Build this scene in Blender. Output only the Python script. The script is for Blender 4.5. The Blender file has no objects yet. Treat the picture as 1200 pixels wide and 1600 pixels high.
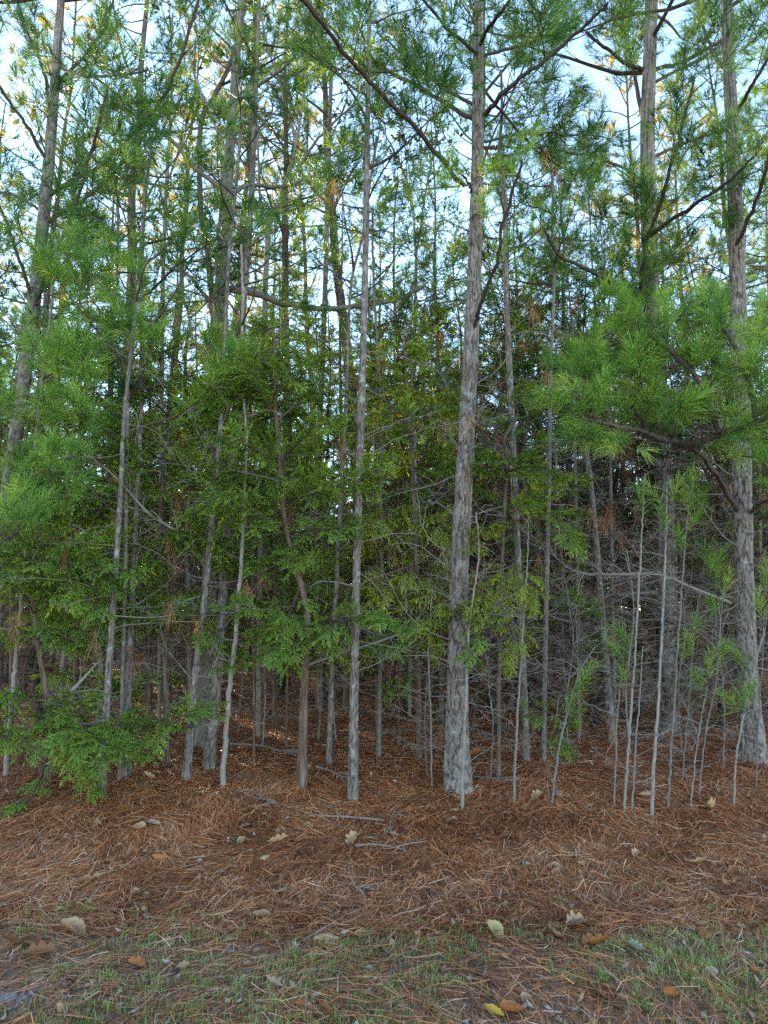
import bpy, math
import numpy as np

# ------------------------------------------------------------------ camera, sky, sun, exposure
sc = bpy.context.scene
F = 1109.0                      # focal length in photo pixels (1200 x 1600)
PITCH = math.radians(9.5)
CAMZ = 1.55
cam = bpy.data.cameras.new('camera')
cam.sensor_fit = 'VERTICAL'; cam.sensor_height = 36.0; cam.lens = 36.0 * F / 1600.0
cam.clip_start = 0.05; cam.clip_end = 3000
camo = bpy.data.objects.new('camera', cam)
sc.collection.objects.link(camo)
camo.location = (0, 0, CAMZ); camo.rotation_euler = (math.pi / 2 + PITCH, 0, 0)
sc.camera = camo

SUN_EL, SUN_AZ = math.radians(16.5), math.radians(-28.0)     # azimuth from +Y, clockwise
world = bpy.data.worlds.new('World'); sc.world = world; world.use_nodes = True
wn = world.node_tree.nodes; wl = world.node_tree.links
sky = wn.new('ShaderNodeTexSky'); sky.sky_type = 'NISHITA'; sky.sun_disc = False
sky.sun_elevation = SUN_EL; sky.sun_rotation = SUN_AZ
sky.air_density = 1.0; sky.dust_density = 0.0; sky.ozone_density = 1.0
wn['Background'].inputs['Strength'].default_value = 0.15
wl.new(sky.outputs[0], wn['Background'].inputs['Color'])
sl = bpy.data.lights.new('sun', 'SUN'); sl.energy = 5.0; sl.angle = math.radians(0.5); sl.color = (1.0, 0.80, 0.50)
so = bpy.data.objects.new('sun', sl); sc.collection.objects.link(so)
so.location = (-20, 40, 30)
so.rotation_euler = (math.pi / 2 - SUN_EL, 0, math.pi - SUN_AZ)
sc.view_settings.view_transform = 'Standard'; sc.view_settings.look = 'None'
sc.view_settings.exposure = 2.45; sc.view_settings.gamma = 1.0
cy = sc.cycles
cy.max_bounces = 4; cy.diffuse_bounces = 3; cy.glossy_bounces = 1; cy.transmission_bounces = 2
cy.use_denoising = False; cy.denoiser = 'OPENIMAGEDENOISE'; cy.denoising_prefilter = 'ACCURATE'; cy.denoising_input_passes = 'RGB_ALBEDO_NORMAL'; cy.sample_clamp_indirect = 4.0

# ------------------------------------------------------------------ helpers
col = sc.collection
rng = np.random.default_rng(11)
V3 = lambda *a: np.array(a, float)

def nrm(a):
    a = np.asarray(a, float)
    return a / np.maximum(np.linalg.norm(a, axis=-1, keepdims=True), 1e-9)

def hsh(i, j, k=0):
    h = (np.asarray(i, np.int64) * 374761393 + np.asarray(j, np.int64) * 668265263 + k * 974634777) & 0x7fffffff
    h = ((h ^ (h >> 13)) * 1274126177) & 0x7fffffff
    return ((h ^ (h >> 16)) & 0xffff) / 65535.0

def vnoise(x, y, k=0):
    x = np.asarray(x, float); y = np.asarray(y, float)
    i = np.floor(x).astype(np.int64); j = np.floor(y).astype(np.int64)
    u = x - i; v = y - j; u = u * u * (3 - 2 * u); v = v * v * (3 - 2 * v)
    return (hsh(i, j, k) * (1 - u) + hsh(i + 1, j, k) * u) * (1 - v) + (hsh(i, j + 1, k) * (1 - u) + hsh(i + 1, j + 1, k) * u) * v

def sstep(a, b, x):
    t = np.clip((np.asarray(x, float) - a) / (b - a), 0, 1)
    return t * t * (3 - 2 * t)

def zg(x, y):
    """height of the ground: flat verge, low bank, gently rising wood floor"""
    x = np.asarray(x, float); y = np.asarray(y, float)
    e = 4.2 + 0.25 * (vnoise(x * .5 + 9, y * 0 + 3.3, 5) - .5)
    z = 0.36 * sstep(e, e + 2.4, y) + 0.03 * np.maximum(y - 7, 0) * np.where(y < 90, 1, 90 / np.maximum(y, 1)) + 1.2 * sstep(14, 60, y)
    z = z - 0.05 * sstep(0, -4, x) * sstep(5, 7, y)
    z = z + 0.10 * (vnoise(x * .7, y * .7, 1) - .5) * sstep(4, 6, y)
    near = np.exp(-np.maximum(y - 12, 0) / 4)
    z = z + near * (0.045 * (vnoise(x * 3, y * 3, 2) - .5) + 0.022 * (vnoise(x * 9, y * 9, 3) - .5))
    return z

def ray(px, py):
    cx = (px - 600) / F; cyy = (800 - py) / F
    return V3(cx, math.cos(PITCH) - cyy * math.sin(PITCH), math.sin(PITCH) + cyy * math.cos(PITCH))

def P(px, py, Y):
    d = ray(px, py)
    return V3(0, 0, CAMZ) + d * (Y / d[1])

def hit(px, py):
    d = ray(px, py); a, b = 1.5, 80.0
    t = np.linspace(1.5, 60, 6000); p = d[None] * t[:, None]
    below = (CAMZ + p[:, 2]) < zg(p[:, 0], p[:, 1])
    k = np.argmax(below) if below.any() else len(t) - 1
    return V3(p[k, 0], p[k, 1], float(zg(p[k, 0], p[k, 1])))

class Geo:
    def __init__(s): s.v = []; s.f = []; s.t = []; s.m = []; s.n = 0
    def add(s, v, f, tint=.5, mat=0):
        v = np.asarray(v, float).reshape(-1, 3); f = np.asarray(f, np.int64).reshape(-1, 3)
        s.v.append(v); s.f.append(f + s.n); s.n += len(v)
        s.t.append(np.broadcast_to(np.asarray(tint, float), (len(v),)))
        s.m.append(np.broadcast_to(np.asarray(mat, np.int64), (len(f),)))
    def ntri(s): return sum(len(f) for f in s.f)

STATS = {}
def mesh(name, G, mats, origin=(0, 0, 0), smooth=True):
    v = np.concatenate(G.v) - np.asarray(origin, float); f = np.concatenate(G.f)
    me = bpy.data.meshes.new(name)
    me.vertices.add(len(v)); me.vertices.foreach_set('co', v.astype(np.float32).ravel())
    me.loops.add(len(f) * 3); me.loops.foreach_set('vertex_index', f.astype(np.int32).ravel())
    me.polygons.add(len(f))
    me.polygons.foreach_set('loop_start', np.arange(0, len(f) * 3, 3, dtype=np.int32))
    me.polygons.foreach_set('loop_total', np.full(len(f), 3, np.int32))
    me.polygons.foreach_set('material_index', np.concatenate(G.m).astype(np.int32))
    me.polygons.foreach_set('use_smooth', np.full(len(f), bool(smooth)))
    at = me.attributes.new('tint', 'FLOAT', 'POINT')
    at.data.foreach_set('value', np.concatenate(G.t).astype(np.float32))
    for m in mats: me.materials.append(m)
    me.update(calc_edges=True)
    STATS[name] = STATS.get(name, 0) + len(f)
    return me

def obj(name, me, parent=None, kind=None, label=None, cat=None, group=None, loc=None):
    o = bpy.data.objects.new(name, me); col.objects.link(o)
    if parent is not None: o.parent = parent
    if loc is not None: o.location = loc
    if kind: o['kind'] = kind
    if label: o['label'] = label
    if cat: o['category'] = cat
    if group: o['group'] = group
    return o

class Thing:
    def __init__(s, name, label, cat, base, group=None):
        s.base = np.asarray(base, float)
        s.o = obj(name, None, label=label, cat=cat, group=group, loc=tuple(s.base))
        s.o.empty_display_size = .2
    def part(s, name, G, mats, kind=None, parent=None, smooth=True):
        if G.n == 0: return None
        return obj(name, mesh(name, G, mats, s.base, smooth), parent=parent or s.o, kind=kind)

def catmull(p, n):
    p = np.asarray(p, float)
    if len(p) == 2: p = np.stack([p[0], p.mean(0), p[1]])
    q = np.vstack([2 * p[0] - p[1], p, 2 * p[-1] - p[-2]])
    t = np.linspace(0, len(p) - 1 - 1e-6, n); i = t.astype(int); u = (t - i)[:, None]
    a, b, c, d = q[i], q[i + 1], q[i + 2], q[i + 3]
    return .5 * (2 * b + (c - a) * u + (2 * a - 5 * b + 4 * c - d) * u ** 2 + (3 * b - a - 3 * c + d) * u ** 3)

def frames(p):
    t = nrm(np.gradient(p, axis=0))
    m = np.abs(t.mean(0)); ref = np.eye(3)[int(np.argmin(m))]
    u = nrm(np.cross(t, ref)); v = np.cross(t, u)
    return t, u, v

_ring = {}
def ringfaces(K, S):
    if (K, S) not in _ring:
        i = np.arange(K - 1)[:, None]; j = np.arange(S)[None]; j2 = (j + 1) % S
        a = i * S + j; b = i * S + j2; c = (i + 1) * S + j2; d = (i + 1) * S + j
        _ring[(K, S)] = np.concatenate([np.stack([a, c, b], -1).reshape(-1, 3), np.stack([a, d, c], -1).reshape(-1, 3)])
    return _ring[(K, S)]

def tube(G, p, r, S=5, tint=None, mat=0):
    p = np.asarray(p, float); K = len(p)
    r = np.broadcast_to(np.asarray(r, float), (K,))
    t, u, v = frames(p)
    a = np.arange(S) * 2 * math.pi / S
    ring = p[:, None] + r[:, None, None] * (np.cos(a)[None, :, None] * u[:, None] + np.sin(a)[None, :, None] * v[:, None])
    G.add(ring.reshape(-1, 3), ringfaces(K, S), rng.uniform(.28, .68) if tint is None else tint, mat)
    if r[-1] > .004:
        G.add(np.vstack([ring[-1], p[-1] + t[-1] * r[-1] * .4]), [[k, (k + 1) % S, S] for k in range(S)], .5, mat)

def bark(G, p, r, S, amp, cw, ch, seed, mat=0, flare=None):
    """trunk with plates standing proud of the furrows (cells wrapped round the stem)"""
    p = np.asarray(p, float); K = len(p)
    t, u, v = frames(p)
    th = np.arange(S) * 2 * math.pi / S
    s = np.concatenate([[0], np.cumsum(np.linalg.norm(np.diff(p, axis=0), axis=1))])
    n = max(3, int(round(2 * math.pi * np.mean(r) / cw)))
    X = (th / (2 * math.pi) * n)[None, :] + 0 * s[:, None]
    cth, sth = np.cos(th)[None] * n / 6.28, np.sin(th)[None] * n / 6.28; Sx = (s / ch)[:, None]
    wob = vnoise(cth * 1.6 + Sx * 1.7, sth * 1.6 - Sx * 1.9, seed + 4) + .6 * vnoise(cth * 4 + Sx * 5, sth * 4 + Sx * 4, seed + 6)
    X = X + .9 * (wob - .8)
    Y = Sx + 0 * th[None] + .9 * (vnoise(cth * 2 - Sx * 2, sth * 2 + Sx, seed + 5) - .5)
    ci, cj = np.floor(X).astype(int), np.floor(Y).astype(int)
    f1 = np.full(X.shape, 9.); f2 = np.full(X.shape, 9.); tid = np.zeros(X.shape)
    for di in (-1, 0, 1):
        for dj in (-1, 0, 1):
            a = (ci + di) % n; b = cj + dj
            fx = ci + di + .15 + .7 * hsh(a, b, seed); fy = b + .1 + .8 * hsh(a, b, seed + 1)
            d = np.hypot(X - fx, (Y - fy) * .8)
            new = d < f1
            f2 = np.where(new, f1, np.minimum(f2, d)); tid = np.where(new, hsh(a, b, seed + 2), tid)
            f1 = np.minimum(f1, d)
    e = sstep(.03, .22, f2 - f1)
    h = amp * (e * (.75 + .5 * tid) - .6) + amp * .5 * (vnoise(X * 5, Y * 9, seed + 3) - .5)
    rr = np.asarray(r)[:, None] + h
    if flare: rr = rr * (1 + flare * np.exp(-s / .16)[:, None] * (.8 + .5 * np.cos(th * 4 + seed)[None]))
    ring = p[:, None] + rr[..., None] * (np.cos(th)[None, :, None] * u[:, None] + np.sin(th)[None, :, None] * v[:, None])
    G.add(ring.reshape(-1, 3), ringfaces(K, S), (.10 + .14 * tid * e + .32 * e + .10 * (vnoise(X * 6, Y * 14, seed + 8) - .5)).ravel(), mat)

def wander(p, d, L, K=6, up=0., wob=.12):
    pts = [np.asarray(p, float)]; d = nrm(d); st = L / (K - 1)
    for k in range(K - 1):
        d = nrm(d + rng.normal(0, wob, 3) + V3(0, 0, up / (K - 1)))
        pts.append(pts[-1] + d * st)
    return np.array(pts)

def along(path, t):
    x = t * (len(path) - 1); i = min(int(x), len(path) - 2); u = x - i
    return path[i] * (1 - u) + path[i + 1] * u, nrm(path[i + 1] - path[i])

def side(tan, ang, roll=None, flat=.5):
    """direction leaving 'tan' at angle ang, mostly to the sides"""
    ref = V3(0, 0, 1) if abs(tan[2]) < .9 else V3(1, 0, 0)
    u = nrm(np.cross(tan, ref)); w = np.cross(u, tan)
    a = rng.random() * 2 * math.pi if roll is None else roll
    s = nrm(u * math.cos(a) + w * math.sin(a) * flat)
    return nrm(tan * math.cos(ang) + s * math.sin(ang))

def needles(G, pos, dirs, n=40, L=.2, w=.0026, shoot=.13, droop=.12, bent=True, tint=None, mat=0, spread=(.15, 1.2)):
    pos = np.asarray(pos, float); dirs = nrm(np.asarray(dirs, float)); T = len(pos)
    if T == 0: return
    ref = np.where(np.abs(dirs[:, 2:3]) < .9, V3(0, 0, 1)[None], V3(1, 0, 0)[None])
    u = nrm(np.cross(dirs, ref)); v = np.cross(dirs, u)
    ph = rng.random((T, n)) * 2 * math.pi; q = rng.random((T, n))
    a = spread[0] + (spread[1] - spread[0]) * (q * .75 + .25 * rng.random((T, n)))
    sc_ = rng.uniform(.78, 1.2, (T, 1))
    l = L * sc_ * rng.uniform(.75, 1.05, (T, n))
    nd = dirs[:, None] * np.cos(a)[..., None] + (u[:, None] * np.cos(ph)[..., None] + v[:, None] * np.sin(ph)[..., None]) * np.sin(a)[..., None]
    b = pos[:, None] - dirs[:, None] * (shoot * q)[..., None]
    dz = V3(0, 0, -1)[None, None] * (droop * l)[..., None]
    tip = b + nd * l[..., None] + dz * rng.uniform(.4, 1.6, (T, n, 1))
    wd = nrm(np.cross(nd, V3(0, 0, 1.2)[None, None] + rng.normal(0, .55, (T, n, 3)))) * w * .5
    tt = np.clip((rng.random((T, 1)) if tint is None else np.asarray(tint).reshape(-1, 1)) + rng.normal(0, .1, (T, n)), 0, 1)
    N = T * n
    if bent:
        mid = b + nd * (.55 * l)[..., None] + dz * .12
        vs = np.stack([b - wd, b + wd, mid - wd, mid + wd, tip], 2).reshape(-1, 3)
        k = np.arange(N)[:, None] * 5
        f = np.concatenate([k + [0, 1, 3], k + [0, 3, 2], k + [2, 3, 4]]); rep = 5
    else:
        vs = np.stack([b - wd, b + wd, tip], 2).reshape(-1, 3); f = np.arange(N * 3).reshape(-1, 3); rep = 3
    G.add(vs, f, np.repeat(tt.ravel(), rep), mat)

def make_spray(n1=9, n2=4, L=.21, w=.0062):
    """one feathery cedar spray along +Z, as thin blades"""
    V = []; Ff = []
    def blade(a, b, ww):
        d = nrm(b - a); s = nrm(np.cross(d, rng.normal(0, 1, 3))) * ww * .5; k = len(V)
        m = a * .5 + b * .5
        V.extend([a - s * .5, m + s, b, m - s]); Ff.extend([[k, k + 1, k + 2], [k, k + 2, k + 3]])
    ax = wander(V3(0, 0, 0), V3(0, 0, 1), L, 6, 0, .10)
    blade(ax[0], ax[3], w); blade(ax[2], ax[5], w)
    for i in range(n1):
        t = .08 + .9 * i / n1; p, tan = along(ax, t)
        l = L * (.5 - .36 * t) * rng.uniform(.7, 1.2); d = side(tan, rng.uniform(.5, .9), i * 2.4 + rng.normal(0, .3), 1.)
        blade(p, p + d * l, w)
        for j in range(n2):
            q = p + d * l * (.3 + .6 * j / n2); l2 = l * rng.uniform(.22, .42)
            blade(q, q + side(d, rng.uniform(.5, .9), None, 1.) * l2, w * .95)
    return np.array(V), np.array(Ff)

SPRAYS = [make_spray() for _ in range(6)]
SPRAYS_LO = [make_spray(6, 1, .24, .018) for _ in range(4)]

def put_sprays(G, pos, dirs, scale, tint, lib, mat=0):
    pos = np.asarray(pos, float)
    if len(pos) == 0: return
    dirs = nrm(np.asarray(dirs, float)); scale = np.asarray(scale, float); tint = np.asarray(tint, float)
    which = rng.integers(0, len(lib), len(pos))
    ref = np.where(np.abs(dirs[:, 2:3]) < .9, V3(0, 0, 1)[None], V3(1, 0, 0)[None])
    u = nrm(np.cross(dirs, ref)); v = np.cross(dirs, u)
    a = rng.random(len(pos))[:, None] * 6.283
    u, v = u * np.cos(a) + v * np.sin(a), v * np.cos(a) - u * np.sin(a)
    for k, (sv, sf) in enumerate(lib):
        m = np.nonzero(which == k)[0]
        if len(m) == 0: continue
        R = np.stack([u[m], v[m], dirs[m]], 1)
        w = np.einsum('ni,tij->tnj', sv, R) * scale[m][:, None, None] + pos[m][:, None]
        f = (sf[None] + (np.arange(len(m)) * len(sv))[:, None, None]).reshape(-1, 3)
        G.add(w.reshape(-1, 3), f, np.repeat(np.clip(tint[m] + rng.normal(0, .06, len(m)), 0, 1), len(sv)), mat)

# ---- growth of limbs
def pine_limb(Gw, tips, path, r0, r1=.004, sub=.6, gap=.17, t0=.25, up=.35, S=6, lvl=1, shoots=3, tube_it=True):
    K = len(path); L = np.linalg.norm(np.diff(path, axis=0), axis=1).sum()
    if tube_it: tube(Gw, path, np.linspace(r0, r1, K), S)
    n = max(1, int(L * (1 - t0) / gap))
    for i in range(n):
        t = t0 + (1 - t0) * (i + rng.random() * .8) / n
        p, tan = along(path, min(t, .999))
        roll = (0 if i % 2 else math.pi) + rng.normal(0, .7)
        l = sub * (1.15 - .75 * t) * rng.uniform(.55, 1.2)
        d = side(tan, rng.uniform(.6, 1.1), roll, .6)
        sp = wander(p, d, l, 6, up, .10)
        rr = max(.0022, min(r0 * .45, .004 + .008 * l))
        tube(Gw, sp, np.linspace(rr, .0018, 6), 4)
        tips.append((sp[-1], nrm(sp[-1] - sp[-2])))
        if lvl > 0:
            for k in range(rng.integers(max(1, shoots - 1), shoots + 2)):
                tt = rng.uniform(.3, .92); q, tn = along(sp, tt)
                s2 = wander(q, side(tn, rng.uniform(.5, .9), None, .8), l * rng.uniform(.25, .5), 4, up * .8, .1)
                tube(Gw, s2, np.linspace(rr * .6, .0015, 4), 3)
                tips.append((s2[-1], nrm(s2[-1] - s2[-2])))
    tips.append((path[-1], nrm(path[-1] - path[-2])))

def dead_limb(Gw, p, d, L, r, twigs=8, up=-.1, wob=.14, fine=2):
    m = wander(p, d, L, 8, up, wob)
    tube(Gw, m, np.linspace(r, r * .25, 8), 4)
    for k in range(twigs):
        t = rng.uniform(.12, .98); q, tn = along(m, t)
        l = L * rng.uniform(.12, .42) * (1.15 - .6 * t)
        s = wander(q, side(tn, rng.uniform(.5, 1.2), None, .9), l, 5, rng.normal(-.1, .3), .22)
        tube(Gw, s, np.linspace(r * .42, r * .16, 5), 3)
        for j in range(rng.integers(0, fine + 1)):
            q2, t2 = along(s, rng.uniform(.3, .95))
            s3 = wander(q2, side(t2, rng.uniform(.5, 1.2), None, 1.), l * rng.uniform(.25, .6), 4, 0, .25)
            tube(Gw, s3, np.linspace(r * .22, r * .12, 4), 3)
    return m

def cedar_bough(Gw, SP, path, r0, tintc, sub=.45, gap=.07, t0=.1, droop=-.25, sc0=1., S=5, dens=.055):
    K = len(path); L = np.linalg.norm(np.diff(path, axis=0), axis=1).sum()
    tube(Gw, path, np.linspace(r0, .003, K), S)
    n = max(2, int(L * (1 - t0) / gap))
    for i in range(n):
        t = min(.999, t0 + (1 - t0) * (i + rng.random()) / n)
        p, tan = along(path, t)
        l = sub * (1.1 - .75 * t) * rng.uniform(.4, 1.2)
        d = side(tan, rng.uniform(.6, 1.15), (0 if i % 2 else math.pi) + rng.normal(0, .8), .7)
        sp = wander(p, d, l, 6, droop, .14)
        tube(Gw, sp, np.linspace(.0035, .0015, 6), 3)
        tc = np.clip(tintc + rng.normal(0, .13), 0, 1)
        for k in range(max(2, int(l / dens))):
            q, tn = along(sp, min(.999, .2 + .8 * rng.random() ** .7))
            SP.append((q, nrm(side(tn, rng.uniform(.2, .9), None, .8) + V3(0, 0, rng.normal(-.15, .25))), sc0 * rng.uniform(.55, 1.15), tc))
        SP.append((sp[-1], nrm(sp[-1] - sp[-2]), sc0, tc))
    SP.append((path[-1], nrm(path[-1] - path[-2]), sc0, tintc))

def flush_sprays(G, SP, lib, mat=0):
    if SP: put_sprays(G, [s[0] for s in SP], [s[1] for s in SP], [s[2] for s in SP], [s[3] for s in SP], lib, mat)

# ------------------------------------------------------------------ materials
def newmat(name):
    m = bpy.data.materials.new(name); m.use_nodes = True
    nt = m.node_tree; nt.nodes.clear()
    out = nt.nodes.new('ShaderNodeOutputMaterial')
    return m, nt, out

def ramp(nt, stops):
    r = nt.nodes.new('ShaderNodeValToRGB'); e = r.color_ramp.elements
    e[0].position, e[0].color = stops[0][0], (*stops[0][1], 1)
    e[1].position, e[1].color = stops[-1][0], (*stops[-1][1], 1)
    for p, c in stops[1:-1]:
        x = e.new(p); x.color = (*c, 1)
    return r

def mat_leaf(name, stops, trans=.4, rough=.45, spec=.35, vary=.25):
    m, nt, out = newmat(name); N = nt.nodes; Lk = nt.links
    at = N.new('ShaderNodeAttribute'); at.attribute_name = 'tint'
    r = ramp(nt, stops); Lk.new(at.outputs['Fac'], r.inputs[0])
    oi = N.new('ShaderNodeObjectInfo')
    hv = N.new('ShaderNodeHueSaturation')
    mr = N.new('ShaderNodeMapRange'); mr.inputs['To Min'].default_value = 1 - vary; mr.inputs['To Max'].default_value = 1 + vary
    Lk.new(oi.outputs['Random'], mr.inputs['Value']); Lk.new(mr.outputs[0], hv.inputs['Value']); Lk.new(r.outputs[0], hv.inputs['Color'])
    b = N.new('ShaderNodeBsdfPrincipled'); b.inputs['Roughness'].default_value = rough; b.inputs['Specular IOR Level'].default_value = spec
    tr = N.new('ShaderNodeBsdfTranslucent'); mx = N.new('ShaderNodeMixShader'); mx.inputs[0].default_value = trans
    Lk.new(hv.outputs[0], b.inputs['Base Color'])
    g = N.new('ShaderNodeMix'); g.data_type = 'RGBA'; g.blend_type = 'MULTIPLY'; g.inputs[0].default_value = 1
    Lk.new(hv.outputs[0], g.inputs[6]); g.inputs[7].default_value = (1.6, 1.28, .5, 1)
    Lk.new(g.outputs[2], tr.inputs['Color'])
    Lk.new(b.outputs[0], mx.inputs[1]); Lk.new(tr.outputs[0], mx.inputs[2]); Lk.new(mx.outputs[0], out.inputs[0])
    return m

def mat_bark(name, stops, scale=30., bump=.6, stretch=.25, lichen=None, dist=.01):
    m, nt, out = newmat(name); N = nt.nodes; Lk = nt.links
    tc = N.new('ShaderNodeTexCoord'); mp = N.new('ShaderNodeMapping'); mp.inputs['Scale'].default_value = (1, 1, stretch)
    Lk.new(tc.outputs['Object'], mp.inputs[0])
    n1 = N.new('ShaderNodeTexNoise'); n1.inputs['Scale'].default_value = scale; n1.inputs['Detail'].default_value = 6; n1.inputs['Roughness'].default_value = .65
    Lk.new(mp.outputs[0], n1.inputs['Vector'])
    at = N.new('ShaderNodeAttribute'); at.attribute_name = 'tint'
    ad = N.new('ShaderNodeMath'); ad.operation = 'MULTIPLY_ADD'; ad.inputs[1].default_value = .9; ad.inputs[2].default_value = -.45
    Lk.new(n1.outputs['Fac'], ad.inputs[0])
    a2 = N.new('ShaderNodeMath'); a2.operation = 'ADD'; a2.use_clamp = True
    Lk.new(ad.outputs[0], a2.inputs[0]); Lk.new(at.outputs['Fac'], a2.inputs[1])
    r = ramp(nt, stops); Lk.new(a2.outputs[0], r.inputs[0]); c = r.outputs[0]
    if lichen:
        n2 = N.new('ShaderNodeTexNoise'); n2.inputs['Scale'].default_value = 6; n2.inputs['Detail'].default_value = 8; n2.inputs['Roughness'].default_value = .7
        Lk.new(tc.outputs['Object'], n2.inputs['Vector'])
        r2 = ramp(nt, [(.52, (0, 0, 0)), (.68, (1, 1, 1))]); Lk.new(n2.outputs['Fac'], r2.inputs[0])
        mx = N.new('ShaderNodeMix'); mx.data_type = 'RGBA'; Lk.new(r2.outputs[0], mx.inputs[0]); Lk.new(c, mx.inputs[6]); mx.inputs[7].default_value = (*lichen, 1)
        c = mx.outputs[2]
    if scale >= 45 and stretch >= .3:
        n4 = N.new('ShaderNodeTexNoise'); n4.inputs['Scale'].default_value = 3.5; n4.inputs['Detail'].default_value = 7; n4.inputs['Roughness'].default_value = .7
        Lk.new(tc.outputs['Object'], n4.inputs['Vector']); r4 = ramp(nt, [(.48, (0, 0, 0)), (.66, (.6, .6, .6))]); Lk.new(n4.outputs['Fac'], r4.inputs[0])
        m4 = N.new('ShaderNodeMix'); m4.data_type = 'RGBA'; m4.blend_type = 'MULTIPLY'; Lk.new(r4.outputs[0], m4.inputs[0]); Lk.new(c, m4.inputs[6]); m4.inputs[7].default_value = (.95, .74, .62, 1); c = m4.outputs[2]
        n5 = N.new('ShaderNodeTexNoise'); n5.inputs['Scale'].default_value = 14; n5.inputs['Detail'].default_value = 6; Lk.new(tc.outputs['Object'], n5.inputs['Vector'])
        r5 = ramp(nt, [(.56, (0, 0, 0)), (.66, (.55, .55, .55))]); Lk.new(n5.outputs['Fac'], r5.inputs[0])
        m5 = N.new('ShaderNodeMix'); m5.data_type = 'RGBA'; Lk.new(r5.outputs[0], m5.inputs[0]); Lk.new(c, m5.inputs[6]); m5.inputs[7].default_value = (.36, .37, .35, 1); c = m5.outputs[2]
    b = N.new('ShaderNodeBsdfPrincipled'); b.inputs['Roughness'].default_value = .9; b.inputs['Specular IOR Level'].default_value = .15
    Lk.new(c, b.inputs['Base Color'])
    bp = N.new('ShaderNodeBump'); bp.inputs['Strength'].default_value = bump; bp.inputs['Distance'].default_value = dist
    Lk.new(n1.outputs['Fac'], bp.inputs['Height']); Lk.new(bp.outputs[0], b.inputs['Normal'])
    Lk.new(b.outputs[0], out.inputs[0])
    return m

M = {}
M['bark_big'] = mat_bark('plated_pine_bark', [(0, (.045, .036, .031)), (.3, (.13, .11, .10)), (.65, (.25, .222, .205)), (1, (.36, .33, .31))], 45, .7, .3)
M['bark_mid'] = mat_bark('grey_pine_bark', [(0, (.04, .033, .029)), (.35, (.135, .115, .105)), (.7, (.26, .232, .218)), (1, (.37, .34, .325))], 60, .9, .35)
M['bark_pale'] = mat_bark('pale_sapling_bark', [(0, (.05, .042, .036)), (.35, (.14, .122, .108)), (.7, (.25, .228, .21)), (1, (.36, .335, .315))], 40, .8, .6)
M['bark_cedar'] = mat_bark('cedar_bark', [(0, (.05, .033, .026)), (.4, (.13, .088, .068)), (.8, (.25, .20, .175)), (1, (.33, .28, .25))], 60, 1., .08)
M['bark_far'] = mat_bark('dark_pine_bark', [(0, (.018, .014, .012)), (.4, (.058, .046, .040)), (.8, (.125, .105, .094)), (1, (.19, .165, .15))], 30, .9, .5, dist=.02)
M['bark_hard'] = mat_bark('smooth_hardwood_bark', [(0, (.07, .06, .05)), (.4, (.18, .165, .145)), (.8, (.29, .27, .24)), (1, (.36, .34, .31))], 25, .4, .4, (.15, .18, .10))
M['twig'] = mat_bark('live_twig', [(0, (.035, .025, .02)), (.5, (.085, .062, .048)), (1, (.16, .12, .095))], 50, .3)
M['twig_dead'] = mat_bark('dead_twig', [(0, (.09, .075, .065)), (.5, (.21, .185, .165)), (1, (.38, .35, .33))], 50, .3)
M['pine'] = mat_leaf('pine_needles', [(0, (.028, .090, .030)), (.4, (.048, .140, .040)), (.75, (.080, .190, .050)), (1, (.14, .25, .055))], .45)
M['pine_near'] = mat_leaf('sky_lit_pine_needles', [(0, (.095, .215, .05)), (.4, (.155, .315, .065)), (.75, (.23, .39, .085)), (1, (.31, .45, .11))], .42, vary=.1)  # front tufts lighter than the other pine needles, open-sky light painted into the colour
M['pine_dead'] = mat_leaf('dead_pine_needles', [(0, (.16, .06, .025)), (.5, (.27, .11, .05)), (1, (.36, .20, .10))], .3)
M['cedar'] = mat_leaf('cedar_sprays', [(0, (.075, .165, .030)), (.35, (.135, .260, .040)), (.7, (.205, .33, .046)), (.9, (.27, .35, .048)), (1, (.34, .34, .06))], .42)
M['pine_sun_tint'] = mat_leaf('sun_tinted_pine_needles', [(0, (.10, .15, .03)), (.4, (.20, .23, .035)), (.75, (.33, .30, .045)), (1, (.45, .34, .05))], .5)  # yellower copy of the pine needles, sunlight on high crowns put into the colour
M['cedar_y'] = mat_leaf('yellowing_cedar_sprays', [(0, (.13, .22, .03)), (.4, (.22, .31, .035)), (.8, (.32, .36, .045)), (1, (.38, .34, .07))], .40)
M['leaf_oak'] = mat_leaf('small_hardwood_leaves', [(0, (.03, .06, .02)), (.6, (.07, .11, .03)), (1, (.3, .26, .06))], .4)
M['straw'] = mat_leaf('pine_straw', [(0, (.10, .035, .015)), (.3, (.30, .108, .044)), (.6, (.51, .205, .086)), (.85, (.61, .32, .165)), (1, (.68, .50, .35))], .12, .55, .3, 0)
M['grass'] = mat_leaf('verge_grass', [(0, (.36, .28, .17)), (.22, (.30, .25, .13)), (.34, (.23, .28, .08)), (.7, (.20, .32, .075)), (1, (.28, .40, .12))], .3, vary=0)

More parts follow.
